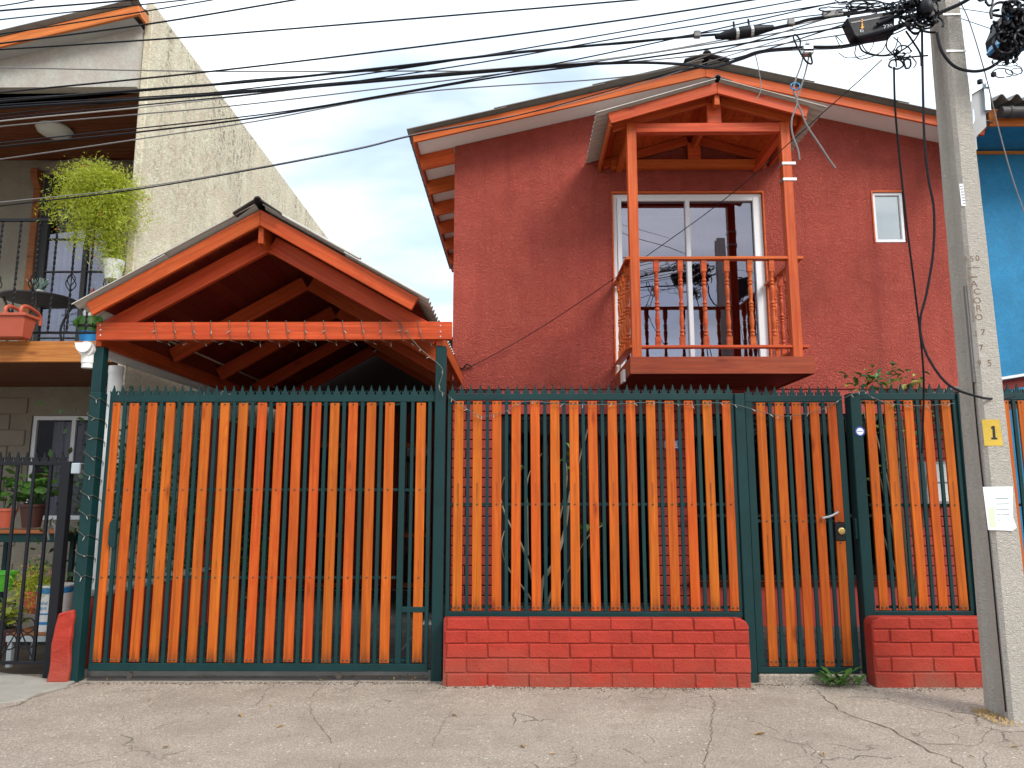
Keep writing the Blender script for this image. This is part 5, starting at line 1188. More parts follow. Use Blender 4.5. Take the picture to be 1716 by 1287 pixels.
# bushes beyond the carport's low side wall, some added to darken the gaps
for (px, py, y, n, s, lab, mat) in ((255, 900, 8.3, 2600, .5, 'dark green shrub behind the low red wall left of the carport', M_leaf_dark), (232, 830, 7.3, 1500, .24, 'dark shrub added nearest the gate to darken the view past the low red side wall', M_leaf_dark), (345, 920, 9.6, 900, .26, 'smaller green climber against the tall dark red carport wall', M_leaf)):
    c = P(px, py, y); xx = min(c.x, lwx - .35) if y < 9 else lwx + .12
    t = thing('shrub', lab, 'shrub', (xx, y, 0)); b = MB()
    for k in range(6): b.tube([(xx + R.uniform(-.05, .05), y, 0), (xx + R.uniform(-s, s) * .5, y + R.uniform(-s, s), c.z)], [.014, .006], 5)
    b.build('stem', M_bark, t); foliage(n, lambda i: (Vector((xx + R.gauss(0, s * (.7 if y < 9 else .25)), y + R.gauss(0, s), c.z + .1 + R.gauss(0, s * 1.1))), R.uniform(.6, 1.3)), .08, mat, 'foliage', t, .5)

# ================================================================== BLUE HOUSE ON THE RIGHT
BW, BFY = 8.6, 7.95
bl0 = XR + .20
blu = thing('blue_house', 'bright blue plastered house at the right edge with an orange eaves board', 'house', (bl0 + 1.5, BW, 0))
ez0, ez1 = px_z(214.5, BFY), px_z(186, BFY); bx1r = bl0 + 4
sz_ = px_z(262, BW) - .01
MB().box((bl0 - .15, BW, 0), (bx1r, BW + .2, sz_ + .2)).build('wall', M_blue, blu)
MB().prism([(bl0, BFY + .035, ez0 + .02), (bl0, BW - .003, sz_ + .06), (bl0, BW - .003, sz_ + .08), (bl0, BFY + .035, ez0 + .04)], (bx1r - bl0, 0, 0)).build('soffit', M_blue, blu)
beam('eaves_board', (bl0 - .05, BFY + .015, (ez0 + ez1) / 2), (bx1r, BFY + .015, (ez0 + ez1) / 2), .03, ez1 - ez0, M_pine_or, blu)
beam('trim', (bl0 - .15, BW - .02, sz_ + .02), (bx1r, BW - .02, sz_ + .02), .03, .035, M_pine_or, blu)
me = corr_mesh(.9, 2.5, .20, .035, M_zinc)
xs_ = px_x(1662, 170, BFY - .1)
m = frame_of((xs_, BFY - .14, ez1 + .06), (xs_, BFY + .8, ez1 + .26)) 
for k in range(3): inst('roof_sheet', corr_mesh(1.6, 1.2, .17, .035, M_sheet), frame_of((xs_ + 1.15 * (k + 1), BFY - .14, ez1 + .055), (xs_ + 1.15 * (k + 1), BFY + .8, ez1 + .30)), blu)
gt = MB().tube([(px_x(1676, 186, BFY - .09), BFY - .09, px_z(188, BFY - .09, 1680)), (bx1r, BFY - .09, px_z(186, BFY - .09, 1700))], .062, 16).build('gutter', M_ridge, blu, smooth=True)
MB().tube([(px_x(1690, 186, BFY - .09), BFY - .09, px_z(188, BFY - .09, 1680)), (px_x(1694, 186, BFY - .09), BFY - .09, px_z(188, BFY - .09, 1680))], .07, 16).build('gutter_collar', M_ridge, gt)
# party-wall end between the houses, capped with zinc
KY = 7.82
poly = [P(x, y, KY) for x, y in [(1627, 158), (1649, 145), (1653, 212), (1636, 229), (1638, 250), (1617, 268), (1611, 215)]]
pend = thing('party_wall_end', 'grey stepped end of the party wall with pale zinc capping behind the utility pole', 'wall', (poly[0].x, KY, poly[3].z))
MB().prism(poly, (0, .17, 0)).build('wall_end', M_greypanel, pend)
cap = MB(); a, b_ = P(1611, 170, KY - .03), P(1649, 138, KY - .03); cap.prism([P(1610, 163, KY - .03), P(1648, 138, KY - .03), P(1650, 145, KY - .03), P(1628, 158, KY - .03), P(1628, 170, KY - .03), P(1612, 172, KY - .03)], (0, .20, 0)); cap.build('zinc_cap', M_zinc, pend)
MB().prism([P(1649, 141, KY - .04), P(1657, 138, KY - .04), P(1661, 184, KY - .04), P(1652, 184, KY - .04)], (0, .8, 0)).build('zinc_flashing', M_zinc, pend)
MB().box((P(1649, 138, KY).x - .02, KY - .06, P(1649, 150, KY).z), (P(1658, 138, KY).x, KY - .045, P(1649, 133, KY).z)).build('bracket', M_zinc, pend)
MB().tube(spline([P(1613, 180, KY - .07), P(1616, 200, KY - .07), P(1622, 215, KY - .07), P(1630, 205, KY - .07), P(1629, 185, KY - .07)], 6), .022, 8).build('rain_elbow', M_zinc, pend, smooth=True)
# small porch roof of the blue house
pr = thing('porch_roof', 'small brown-edged porch roof in front of the blue wall right of the pole', 'roof', (px_x(1700, 640, 7.4), 7.6, px_z(650, 7.4)))
pa, pb = P(1640, 645, 7.3), P(1790, 618, 7.3); ph = .10
MB().prism([pa, pb, pb + Vector((0, 0, -ph)), pa + Vector((0, 0, -ph))], (0, .03, 0)).build('fascia', M_joint_house, pr)
MB().prism([pa + Vector((0, .032, -.13)), pb + Vector((0, .032, -.13)), pb + Vector((0, .032, -ph - .2)), pa + Vector((0, .032, -ph - .2))], (0, .03, 0)).build('lower_board', M_terradark, pr)
MB().prism([pa + Vector((-.05, -.05, .004)), pb + Vector((.05, -.05, .004)), pb + Vector((.05, -.05, .03)), pa + Vector((-.05, -.05, .03))], (0, 1.3, 0)).build('roof_panel', M_pvc, pr)
# electricity meter cabinet on the brick behind the right panel
mq0, mq1 = px_x(1541, 810, YW), px_x(1583, 810, YW); mz0, mz1 = px_z(845, YW), px_z(775, YW)
mb = thing('meter_box', 'pale grey electricity meter box on the brick wall behind the right fence panel', 'meter box', ((mq0 + mq1) / 2, YW - .05, mz0))
MB().box((mq0, YW - .13, mz0), (mq1, YW + .02, mz1)).build('cabinet', M_greypanel, mb, bev=.008); MB().box((mq0 + .03, YW - .14, (mz0 + mz1) / 2 + .01), (mq1 - .03, YW - .131, mz1 - .03)).build('door', M_pvc, mb, bev=.003); MB().box((mq0 + .03, YW - .14, mz0 + .03), (mq1 - .03, YW - .131, (mz0 + mz1) / 2 - .01)).build('door', M_pvc, mb, bev=.003)

# ================================================================== UTILITY POLE
PY = 5.16; PXr = px_x(1656, 815, PY); PH = 5.6
pole = thing('utility_pole', 'rough tapering concrete utility pole with incised numbers, a yellow patch and a paper notice', 'pole', (PXr + .1, PY + .13, 0))
def pole_sec(z):
    w = .192 - .0125 * z; d = .275 - .016 * z; c = .022; cx = PXr + .002
    return [(cx + c, PY, z), (cx + w, PY, z), (cx + w, PY + d, z), (cx, PY + d, z), (cx, PY + d * .82, z), (cx + .035, PY + d * .72, z), (cx + .035, PY + d * .36, z), (cx, PY + d * .24, z), (cx, PY + c, z)]
b = MB(); NS = 40; m = 9
for i in range(NS + 1):
    z = -.2 + (PH + .2) * i / NS; b.v += [(x + R.uniform(-.0012, .0012), y + R.uniform(-.0012, .0012), zz) for x, y, zz in pole_sec(z)]
for i in range(NS):
    for k in range(m): a = i * m + k; c = i * m + (k + 1) % m; b.f.append((a, c, c + m, a + m))
b.f += [tuple(range(m - 1, -1, -1)), tuple(range(NS * m, NS * m + m))]
b.build('shaft', M_pole, pole)
def on_pole(px, py, dy=.003): q = P(px, py, PY - dy); return q
def flat(pts, name, mat, dy=.003, parent=pole): MB().prism([on_pole(x, y, dy) for x, y in pts], (0, dy - .0005, 0)).build(name, mat, parent)
flat([(1645, 703), (1675, 703), (1681, 747), (1650, 747)], 'yellow_patch', M_yellow, .0025)
flat([(1661, 715), (1664, 713.5), (1667, 714), (1668.5, 733), (1671.5, 733.5), (1671.5, 736.5), (1661.5, 736.5), (1661, 733.5), (1664, 733), (1663, 718.5), (1661, 719)], 'painted_number', M_ink, .0034)
flat([(1607.5, 308), (1614, 308), (1618.5, 345), (1611.5, 345)], 'number_strip', M_paper, .003)
for k in range(7): text_mb('5', .026, front_M(on_pole(1611 + k * .75, 312 + k * 4.8, .0045)) @ Matrix.Rotation(RAD(-90), 4, 'Z'), .0004).build('strip_digit', M_ink, pole)
def eng(txt, px, py, size, rot=0, sx=1.0):
    text_mb(txt, size, front_M(on_pole(px, py, .001)) @ Matrix.Rotation(RAD(rot), 4, 'Z'), .001, sx).build('incised_mark', M_engrave, pole)
eng('3', 1618, 435, .060); eng('5', 1628.5, 434, .060); eng('0', 1638, 433, .060)
eng('I', 1632, 464, .085, 90)
for ch, x, y in (('A', 1632.5, 476), ('C', 1637, 489), ('O', 1637.5, 504), ('R', 1640, 517), ('O', 1640.5, 532)): eng(ch, x, y, .064, 0, 1.1)
flat([(1621, 448), (1642, 447.5), (1642, 448.8), (1622.2, 449.2)], 'incised_line', M_engrave, .0015); flat([(1621.5, 448.5), (1622.8, 448.5), (1632, 540), (1630.8, 540)], 'incised_line', M_engrave, .0015)
eng('1', 1635.5, 560, .060); eng('7', 1647.5, 557, .060); eng('7', 1644.5, 583, .060); eng('9', 1641.5, 609, .058); eng('5', 1658, 609, .066)
# paper notice wrapped over the corner
n0 = [on_pole(1647, 816, .006), on_pole(1697, 815, .006), on_pole(1698, 868, .006), on_pole(1704, 884, .012), on_pole(1697, 889.5, .008), on_pole(1656, 888, .006)]
pp = MB().prism(n0, (0, .0015, 0)).build('paper_notice', M_paper, label='white paper notice stuck on the front of the concrete utility pole', cat='notice')
for k in range(5): MB().prism([on_pole(1668 + k * .8, 835 + k * 9, .0072), on_pole(1690 + k * .6, 834.5 + k * 9, .0072), on_pole(1690.1 + k * .6, 835.6 + k * 9, .0072), on_pole(1668.1 + k * .8, 836.2 + k * 9, .0072)], (0, .0008, 0)).build('faded_print_line', M_leaf_grey, pp)
MB().prism([on_pole(1656, 850, .0068), on_pole(1667, 850, .0068), on_pole(1670, 884, .0068), on_pole(1659, 884, .0068)], (0, .0006, 0)).build('faded_print_block', leafmat('faded_green_print', (.55, .64, .42), (.66, .72, .56), .02), pp)
# black lead-in cable in the pole's channel
MB().tube(spline([(PXr - .004, PY + .045, 2.9), (PXr - .008, PY + .05, 1.9), (PXr - .004, PY + .04, 1.2), (PXr - .006, PY + .035, .5), (PXr - .006, PY + .03, .05)], 8), .0045, 6).build('earth_wire', M_cable, pole, smooth=True)
MB().box((PXr - .012, PY + .03, 2.25), (PXr + .002, PY + .055, 2.95)).build('cable_guard', M_cable_grey, pole)
# steel bands at the top
for z in (4.75, 5.05): 
    s = pole_sec(z); xs0, xs1 = s[0][0] - .03, s[1][0] + .006; bnd = MB(); bnd.box((xs0, PY - .007, z), (xs1, PY - .002, z + .014)); bnd.build('steel_band', M_steel, pole)
mq = MB()
for k in range(160):
    x = PXr + R.uniform(-.14, .0); y = PY + R.uniform(-.1, .25); mq.prism([(x, y, .0), (x + R.uniform(.005, .02), y, .001), (x + .01, y + R.uniform(.004, .02), R.uniform(.003, .016))], (.001, .001, .003))
mq.build('dry_litter', M_dry, kind='stuff')

# ================================================================== OVERHEAD CABLES
CY = 5.2
ORD = ['topmost', 'second', 'third', 'fourth', 'fifth', 'sixth', 'seventh', 'eighth', 'ninth', 'tenth', 'eleventh', 'twelfth', 'thirteenth', 'fourteenth', 'fifteenth']
def cable(pts, r, mat=None, label=None, cat='cable', group='overhead cables', name='overhead_cable', y0=CY, y1=CY, n=8, tub=6, ys=None):
    if pts[0][0] == -240:
        (xa, ya), (xb, yb) = pts[0], pts[1]; pts = [(-900, ya + (ya - yb) / (xb - xa) * 660 * .9)] + list(pts)
        if ys: ys = [ys[0] - .1] + list(ys)
    L = len(pts); q = [P(x, y, ys[i] if ys else y0 + (y1 - y0) * i / (L - 1)) for i, (x, y) in enumerate(pts)]
    return MB().tube(spline(q, n), r, tub).build(name, mat or M_cable, smooth=True, label=label, cat=cat, group=group)
thin = [
 [(-240, 45), (0, 10), (75, -4), (300, -50)],
 [(-240, 42), (0, 18), (208, 1), (420, -20)],
 [(-240, 62), (0, 33), (300, 1), (500, -22)],
 [(-240, 84), (0, 57), (343, 2), (560, -40)],
 [(-240, 104), (0, 73), (250, 40), (480, 2), (700, -36)],
 [(-240, 96), (0, 83), (305, 63), (430, 53), (720, 29), (1050, 1), (1250, -18)],
 [(-240, 108), (0, 113), (236, 118), (430, 120), (690, 119), (860, 117), (1150, 95), (1400, 60), (1540, 38)],
 [(-240, 180), (0, 155), (226, 133), (430, 111), (760, 71), (1060, 31), (1260, 0), (1400, -24)],
 [(-240, 218), (0, 192), (430, 147), (700, 111), (1060, 50), (1330, 2), (1420, -14)],
 [(-240, 224), (0, 198), (430, 157), (760, 112), (1060, 60), (1420, 2)],
 [(-240, 232), (0, 203), (226, 181), (430, 158), (700, 126), (1060, 93), (1420, 24)],
 [(-240, 240), (0, 212), (226, 192), (430, 173), (860, 121), (1060, 94), (1420, 36), (1545, 14)],
 [(-240, 272), (0, 240), (430, 193), (640, 160), (850, 122), (1060, 80), (1400, 4)],
 [(-240, 276), (0, 246), (226, 222), (430, 197), (650, 160), (860, 125), (1060, 100), (1290, 66), (1545, 22)],
 [(-240, 300), (0, 267), (226, 234), (430, 203), (700, 155), (1060, 127), (1210, 85), (1420, 20), (1470, 4)],
]
tm_ = [M_cable] * 15; tm_[6] = M_cable_grey; tm_[10] = M_cable_white; tm_[14] = M_cable_grey; tm_[11] = M_cable_grey
for i, p in enumerate(thin):
    cable(p, .0048 if i not in (1, 4, 5, 7, 13) else .0065, tm_[i], '%s thin overhead wire counted from the top along the left edge of the photo' % ORD[i], y0=CY + R.uniform(-.12, .12), y1=CY + R.uniform(-.05, .05))
cable([(-240, 194), (0, 170), (233, 151), (430, 136), (640, 114), (850, 90), (1060, 70), (1160, 61), (1215, 57)], .0090, label='thick black cable running to the long dark splice closure in the sky')
cable([(-240, 202), (0, 181), (236, 167), (430, 153), (700, 130), (930, 111), (1060, 105), (1150, 108), (1195, 113), (1240, 98), (1275, 86), (1345, 79), (1420, 76), (1500, 50), (1550, 22)], .0105, label='thickest black cable, dipping over the ridge of the red house')
cable([(-240, 196), (0, 176), (236, 163), (430, 150), (700, 127), (930, 109), (1060, 104), (1150, 109), (1190, 115), (1240, 101), (1280, 88), (1345, 83), (1420, 79), (1500, 56), (1550, 30)], .0048, label='black cable twisted closely round the thickest overhead cable', y0=5.16, y1=5.16)
# twisted companions round the splice cable
cable([(-240, 190), (0, 166), (233, 153), (430, 133), (640, 117), (850, 88), (1060, 72), (1160, 58), (1240, 47), (1330, 30), (1430, 18), (1540, -5)], .0042, label='black cable bound alongside the cable of the splice closure')
cable([(1280, 51), (1330, 40), (1360, 32), (1420, 24), (1500, 12), (1550, 5)], .012, label='black cable from the splice closure to the top of the utility pole')
cable([(-240, 372), (0, 345), (225, 318), (430, 283), (600, 250), (690, 228), (860, 195), (1000, 158), (1120, 122), (1190, 108), (1300, 78), (1470, 22)], .0055, M_cable, 'dark wire passing low across the gap and along the red house barge board', ys=[5.3, 5.5, 5.8, 6.2, 6.7, 7.0, 6.9, 6.7, 6.4, 6.2, 5.9, 5.4])
cable([(-240, 364), (0, 339), (225, 315), (430, 281), (600, 248), (700, 224), (900, 186), (1060, 145), (1190, 103), (1330, 60)], .004, M_cable_grey, 'grey wire running just above the low dark wire over the red house eave', ys=[5.3, 5.5, 5.8, 6.2, 6.7, 7.0, 6.9, 6.7, 6.3, 5.9])
cable([(1478, 100), (1440, 135), (1380, 188), (1330, 233), (1200, 345), (1000, 487), (880, 565), (775, 622)], .0042, M_cable, 'thin black service wire sagging diagonally across the red house front', group=None, ys=[5.3, 5.5, 5.9, 6.2, 6.9, 7.9, 8.3, YW - .03])
ib = P(775, 618, YW - .02); MB().tube(spline([ib + Vector((-.06, .03, .03)), ib, ib + Vector((.05, -.01, .05)), ib + Vector((.11, 0, .02))], 5), .008, 6).build('wire_hook', M_cable, smooth=True, label='small black hook holding the service wire on the red stucco wall', cat='hook')
cable([(1498, 112), (1500, 180), (1507, 260), (1520, 380), (1535, 500), (1546, 600), (1548, 660), (1545, 760)], .0075, M_cable, 'straight black cable hanging down just left of the utility pole', group=None, y0=5.25, y1=5.9)
cable([(1545, 50), (1546, 120), (1549, 230), (1556, 300), (1565, 350), (1564, 420), (1553, 490), (1543, 530), (1543, 560), (1556, 600), (1590, 645), (1640, 665), (1672, 668), (1700, 664)], .0085, M_cable, 'black cable looping down beside the pole and across it above the fence', group=None, ys=[5.2, 5.2, 5.2, 5.2, 5.2, 5.2, 5.2, 5.2, 5.2, 5.15, 5.08, 5.06, 5.3, 6.1])
cable([(1600, -10), (1622, 30), (1650, 120), (1672, 210), (1694, 290), (1716, 355), (1740, 420)], .0042, M_cable_grey, 'thin wire slanting down in front of the blue wall right of the pole', group=None, y0=5.2, y1=5.2)
cable([(1590, 24), (1660, 48), (1716, 66), (1800, 90)], .003, M_cable, 'lower of the two thin wires sloping right from the pole top', group=None); cable([(1590, 12), (1660, 22), (1716, 34), (1800, 50)], .003, M_cable, 'upper of the two thin wires sloping right from the pole top', group=None)
cable([(1540, 45), (1575, 22), (1610, 6), (1640, -12)], .014, M_cable, 'thick black cable wrapping the pole top and leaving upwards right', group=None, y0=5.12, y1=5.05)
cable([(1570, 55), (1578, 85), (1598, 110), (1625, 119), (1650, 117), (1672, 105), (1688, 88)], .011, M_cable, 'thick drooping black cable between the pole and the right junction box', group=None, y0=5.1, y1=5.0)
# drop wires from the clamp above the balcony
cl_ = P(1350, 84, CY); clamp = thing('cable_clamp', 'grey junction clamp with small black cable loops hanging above the balcony roof', 'clamp', cl_)
b = MB(); b.box((cl_.x - .03, CY - .035, cl_.z - .045), (cl_.x + .05, CY + .03, cl_.z + .025)); b.box((cl_.x - .01, CY - .045, cl_.z + .02), (cl_.x + .02, CY + .02, cl_.z + .045)); b.build('clamp_body', M_steel, clamp, bev=.008)
b = MB(); b.tube(spline([P(1343, 92, CY - .03), P(1330, 65, CY - .03), P(1333, 58, CY - .03), P(1341, 68, CY - .03), P(1340, 80, CY - .03)], 6), .006, 6); b.tube(spline([P(1344, 90, CY - .03), P(1350, 102, CY - .03), P(1358, 107, CY - .03), P(1361, 104, CY - .03), P(1357, 88, CY - .03)], 6), .007, 6); b.build('cable_loop', M_cable, clamp, smooth=True)
cable([(1347, 90), (1342, 110), (1333, 135), (1330, 152), (1336, 172), (1327, 200), (1328, 225), (1337, 250), (1340, 268)], .0065, M_cable_grey, 'left of two cut grey wires dangling in front of the balcony roof', group='cut wires dangling from the clamp', ys=[5.2, 5.2, 5.2, 5.2, 5.2, 5.2, 5.2, 5.2, 5.2])
cable([(1356, 92), (1350, 120), (1341, 150), (1335, 168), (1342, 185), (1352, 210), (1375, 245), (1390, 268), (1400, 282)], .0065, M_cable_grey, 'right of two cut grey wires dangling in front of the balcony roof', group='cut wires dangling from the clamp')
cable([(1266, 92), (1270, 110), (1275, 140), (1274, 155), (1266, 168)], .0035, M_cable_grey, 'short thin wire end hanging above the balcony ridge cap', group=None)
tie = P(1333, 144, CY - .01); MB().tube([tie + Vector((.035 * math.cos(a / 10 * 6.28), R.uniform(-.01, .01), .030 * math.sin(a / 10 * 6.28))) for a in range(11)], .005, 5, False).build('blue_wire_tie', M_bluep, label='small blue tie round the two dangling grey wires', cat='tie')
# splice closure
s0_, s1_ = P(1198, 62, CY), P(1297, 46, CY); Ms = frame_of(s0_, s1_); Ls = (s1_ - s0_).length
spc = thing('splice_closure', 'long black tapered cable splice closure with two steel bands hung under the wires', 'splice', (s0_ + s1_) / 2)
rot = Ms @ Matrix.Rotation(RAD(90), 4, 'Y')
MB().lathe([(.008, 0), (.02, .01), (.022, Ls * .08), (.042, Ls * .28), (.045, Ls * .3), (.045, Ls * .64), (.040, Ls * .7), (.026, Ls * .9), (.022, Ls * .98), (.008, Ls)], 14, rot).build('closure_body', M_cable, spc, smooth=True)
for f in (.33, .58): MB().lathe([(.047, Ls * f), (.049, Ls * (f + .01)), (.049, Ls * (f + .04)), (.047, Ls * (f + .05))], 14, rot).build('steel_band', M_steel, spc); MB().tube([Ms @ Vector((Ls * (f + .02), 0, .045)), Ms @ Vector((Ls * (f + .03), 0, .10))], .008, 6).build('hanger', M_cable, spc)
for i, (x, y) in enumerate(((1168, 58), (1325, 38))):
    c = P(x, y, CY); MB().box((c.x - .025, CY - .02, c.z - .025), (c.x + .025, CY + .02, c.z + .025)).build('wire_clip', M_cable_grey, bev=.005, label=['small dark clip on the wires left of the splice closure', 'small dark clip on the wires right of the splice closure'][i], cat='clip', group='cable clips')
c0_, c1_ = P(1378, 25, CY), P(1412, 21, CY)
gsp = MB().bar(c0_, c1_, .03, .055); gsp.build('cable_spacer', M_cable_grey, bev=.006, label='flat grey cable spacer between splice closure and black terminal box', cat='spacer')
# big black terminal box
TBX = [P(x, y, CY - .06) for x, y in [(1418, 30), (1500, 17), (1499, 55), (1440, 64), (1432, 60)]]
tb = thing('terminal_box', 'black trapezoid terminal box with an orange arrow hung on the cables left of the pole', 'terminal box', TBX[3])
MB().prism(TBX, (0, .10, 0)).build('box_body', M_cable, tb, bev=.008)
MB().prism([P(x, y, CY - .063) for x, y in [(1426, 37), (1496, 24), (1496, 26), (1427, 39)]], (0, .004, 0)).build('box_rib', M_cable_grey, tb)
for (xa, ya, xb, yb) in ((1422, 28, 1424, 20), (1494, 18, 1496, 4)):
    MB().tube([P(xa, ya, CY), P(xb, yb, CY)], .012, 6).build('hanger', M_cable, tb)
ar = MB()
for ya, yb in ((32, 34), (35.5, 37.5)): ar.prism([P(1443.8, ya, CY - .066), P(1446, ya, CY - .066), P(1446, yb, CY - .066), P(1443.8, yb, CY - .066)], (0, .003, 0))
ar.prism([P(x, y, CY - .066) for x, y in [(1443.8, 39), (1446.2, 39), (1446.2, 44), (1448.5, 44.6), (1444.8, 49), (1442, 45.5), (1443.8, 45)]], (0, .003, 0)); ar.build('orange_arrow', M_orange_ink, tb)
text_mb('E1', .030, front_M(P(1444.5, 52, CY - .065)), .0008).build('lettering', M_paper, tb); text_mb('270', .044, front_M(P(1488, 44.5, CY - .065)) @ Matrix.Rotation(RAD(7), 4, 'Z'), .0008, 1.1).build('lettering', M_paper, tb)
# tangle of loops under the box and round the pole top
def tangle(label, cx, cy, rx, ry, n, y, r=(.003, .007), name='cable_coil', seed=1, group='cable tangles'):
    rr = random.Random(seed); b = MB()
    for i in range(n):
        x0, y0 = cx + rr.uniform(-rx, rx), cy + rr.uniform(-ry, ry); a0 = rr.uniform(0, 6.28); e = rr.uniform(.35, 1.0); sx_, sy_ = rr.uniform(.25, .8) * rx, rr.uniform(.25, .9) * ry; pts = []
        tt = rr.uniform(.55, 1.15)
        for k in range(11):
            a = a0 + tt * 6.28 * k / 10; pts.append(P(x0 + sx_ * math.cos(a) + rr.uniform(-.8, .8), y0 + sy_ * math.sin(a) * e + rr.uniform(-.8, .8), y + rr.uniform(-.04, .04)))
        b.tube(spline(pts, 4), rr.uniform(*r), 5)
    return b.build(name, M_cable, smooth=True, label=label, cat='cable coil', group=group)
for i, (pts, r) in enumerate([([(1438, 66), (1445, 85), (1470, 93), (1500, 90), (1530, 70), (1548, 40)], .006), ([(1442, 70), (1455, 88), (1485, 92), (1500, 80), (1505, 62)], .004), ([(1405, 88), (1420, 97), (1450, 92), (1462, 78), (1465, 65)], .003), ([(1410, 82), (1400, 60), (1412, 72)], .003), ([(1435, 75), (1433, 92), (1445, 99), (1475, 88), (1488, 66)], .004), ([(1497, 62), (1510, 75), (1508, 88), (1490, 100)], .004), ([(1488, 62), (1486, 80), (1500, 96), (1502, 112)], .005), ([(1518, 52), (1530, 70), (1542, 90), (1544, 110)], .007), ([(1505, 98), (1520, 96), (1555, 93)], .006)]):
    cable(pts, r, M_cable, ['large black slack loop under the terminal box', 'smaller slack loop inside the large one under the terminal box', 'thin open loop left of the terminal box bottom', 'short thin curl left of the black terminal box', 'thin loop at the lower left of the terminal box', 'thin wire curling off the right end of the terminal box', 'wire dropping from the terminal box towards the small coil', 'wire running from the cable knot down along the pole', 'wire tied through the hole in the concrete pole'][i], group='slack wire loops by the terminal box', y0=CY - .02, y1=CY - .02)
tangle('tight dark coil of wire hanging left of the pole below the terminal box', 1510, 98, 16, 14, 9, 5.18, (.004, .007), seed=4)
tangle('dense knot of black cables where they meet the pole top', 1541, 16, 26, 26, 30, 5.1, (.004, .010), seed=8)
tangle('loose loops of wire above the terminal box at the top edge', 1450, 4, 60, 14, 14, 5.2, (.003, .006), seed=12)
for i, (a, b_, r) in enumerate([((1470, 40), (1560, -6), .012), ((1440, 62), (1550, 26), .014), ((1500, 50), (1550, 10), .010), ((1500, 14), (1545, -8), .012), ((1480, 24), (1540, 2), .010)]):
    cable([a, ((a[0] + b_[0]) / 2, (a[1] + b_[1]) / 2 + 3), b_], r, M_cable, ['first', 'second', 'third', 'fourth', 'fifth'][i] + ' short thick cable of the bundle entering the pole top, from ' + ['the box face', 'the box underside', 'the box right end', 'above the box', 'the box top'][i], group='bundle of cables at the pole top', y0=5.12, y1=5.12)
ins = P(1552, 14, 5.06); MB().lathe([(.03, -.05), (.05, -.02), (.05, .03), (.035, .05)], 12, Matrix.Translation(ins)).build('insulator', M_cable, smooth=True, label='dark round insulator strapped to the front of the pole top', cat='insulator')
# right-hand junction box with bundle
rb = [P(x, y, 4.98) for x, y in [(1686, 18), (1740, 5), (1748, 60), (1722, 74), (1702, 84), (1676, 76), (1672, 52)]]
rbx = thing('junction_box', 'black cable junction box wrapped in wires at the top right corner', 'junction box', rb[4])
MB().prism(rb, (0, .16, 0)).build('box_body', M_cable, rbx, bev=.012)
MB().prism([P(x, y, 4.95) for x, y in [(1666, 79), (1672, 66), (1677, 68), (1673, 80)]], (0, .1, 0)).build('blue_clip', M_bluep, rbx); MB().prism([P(x, y, 4.95) for x, y in [(1690, 0), (1693, 0), (1690, 42), (1688, 42)]], (0, .02, 0)).build('blue_tape', M_bluep, rbx)
MB().prism([P(x, y, 4.975) for x, y in [(1696, 67), (1700, 67), (1699.5, 71), (1695.5, 71)]], (0, .003, 0)).build('white_tag', M_paper, rbx)
b = MB()
for (xa, ya, xb, yb) in ((1678, 78, 1672, 97), (1684, 80, 1680, 98), (1690, 82, 1687, 108), (1696, 82, 1694, 98), (1702, 96, 1708, 88), (1704, 98, 1698, 104)): b.tube([P(xa, ya, 5.0), P(xb, yb, 5.0)], .014, 7)
b.build('cable_tail', M_cable, rbx, smooth=True)
tangle('cables wrapped thickly round the right-hand junction box', 1700, 40, 28, 34, 26, 4.95, (.006, .012), seed=21)
tangle('big loop of cable above the right-hand junction box', 1655, 2, 22, 22, 5, 5.0, (.006, .011), seed=23)
tangle('thin curled wires below the right-hand junction box', 1690, 112, 24, 14, 7, 5.0, (.0025, .004), seed=29)
for i, (x, y) in enumerate(((1665, 125), (1642, 137))):
    c = P(x, y, 5.0); MB().lathe([(.004, -.02), (.018, -.012), (.018, .012), (.004, .02)], 10, Matrix.Translation(c)).build('cable_end_cap', M_cable, smooth=True, label=['round black cable end cap right of the pole, higher of two', 'round black cable end cap just above the zinc capping'][i], cat='end cap')

# ================================================================== FAIRY LIGHTS
def fairy(label, pts, r, nb, sz=.010):
    t = thing('fairy_lights', label, 'string lights', pts[len(pts) // 2], 'strings of fairy lights')
    MB().tube(pts, r, 5).build('wire', M_wire, t, smooth=True)
    b = MB(); L = len(pts)
    for k in range(nb):
        p = pts[int((k + .5) * L / nb)]; d = Vector((R.uniform(-1, 1), R.uniform(-.6, .1), R.uniform(-1, -.2))).normalized() * .035
        b.tube([p, p + d * .5, p + d], [.003, .0042, .002], 5)
    b.build('bulbs', M_bulb, t, kind='stuff')
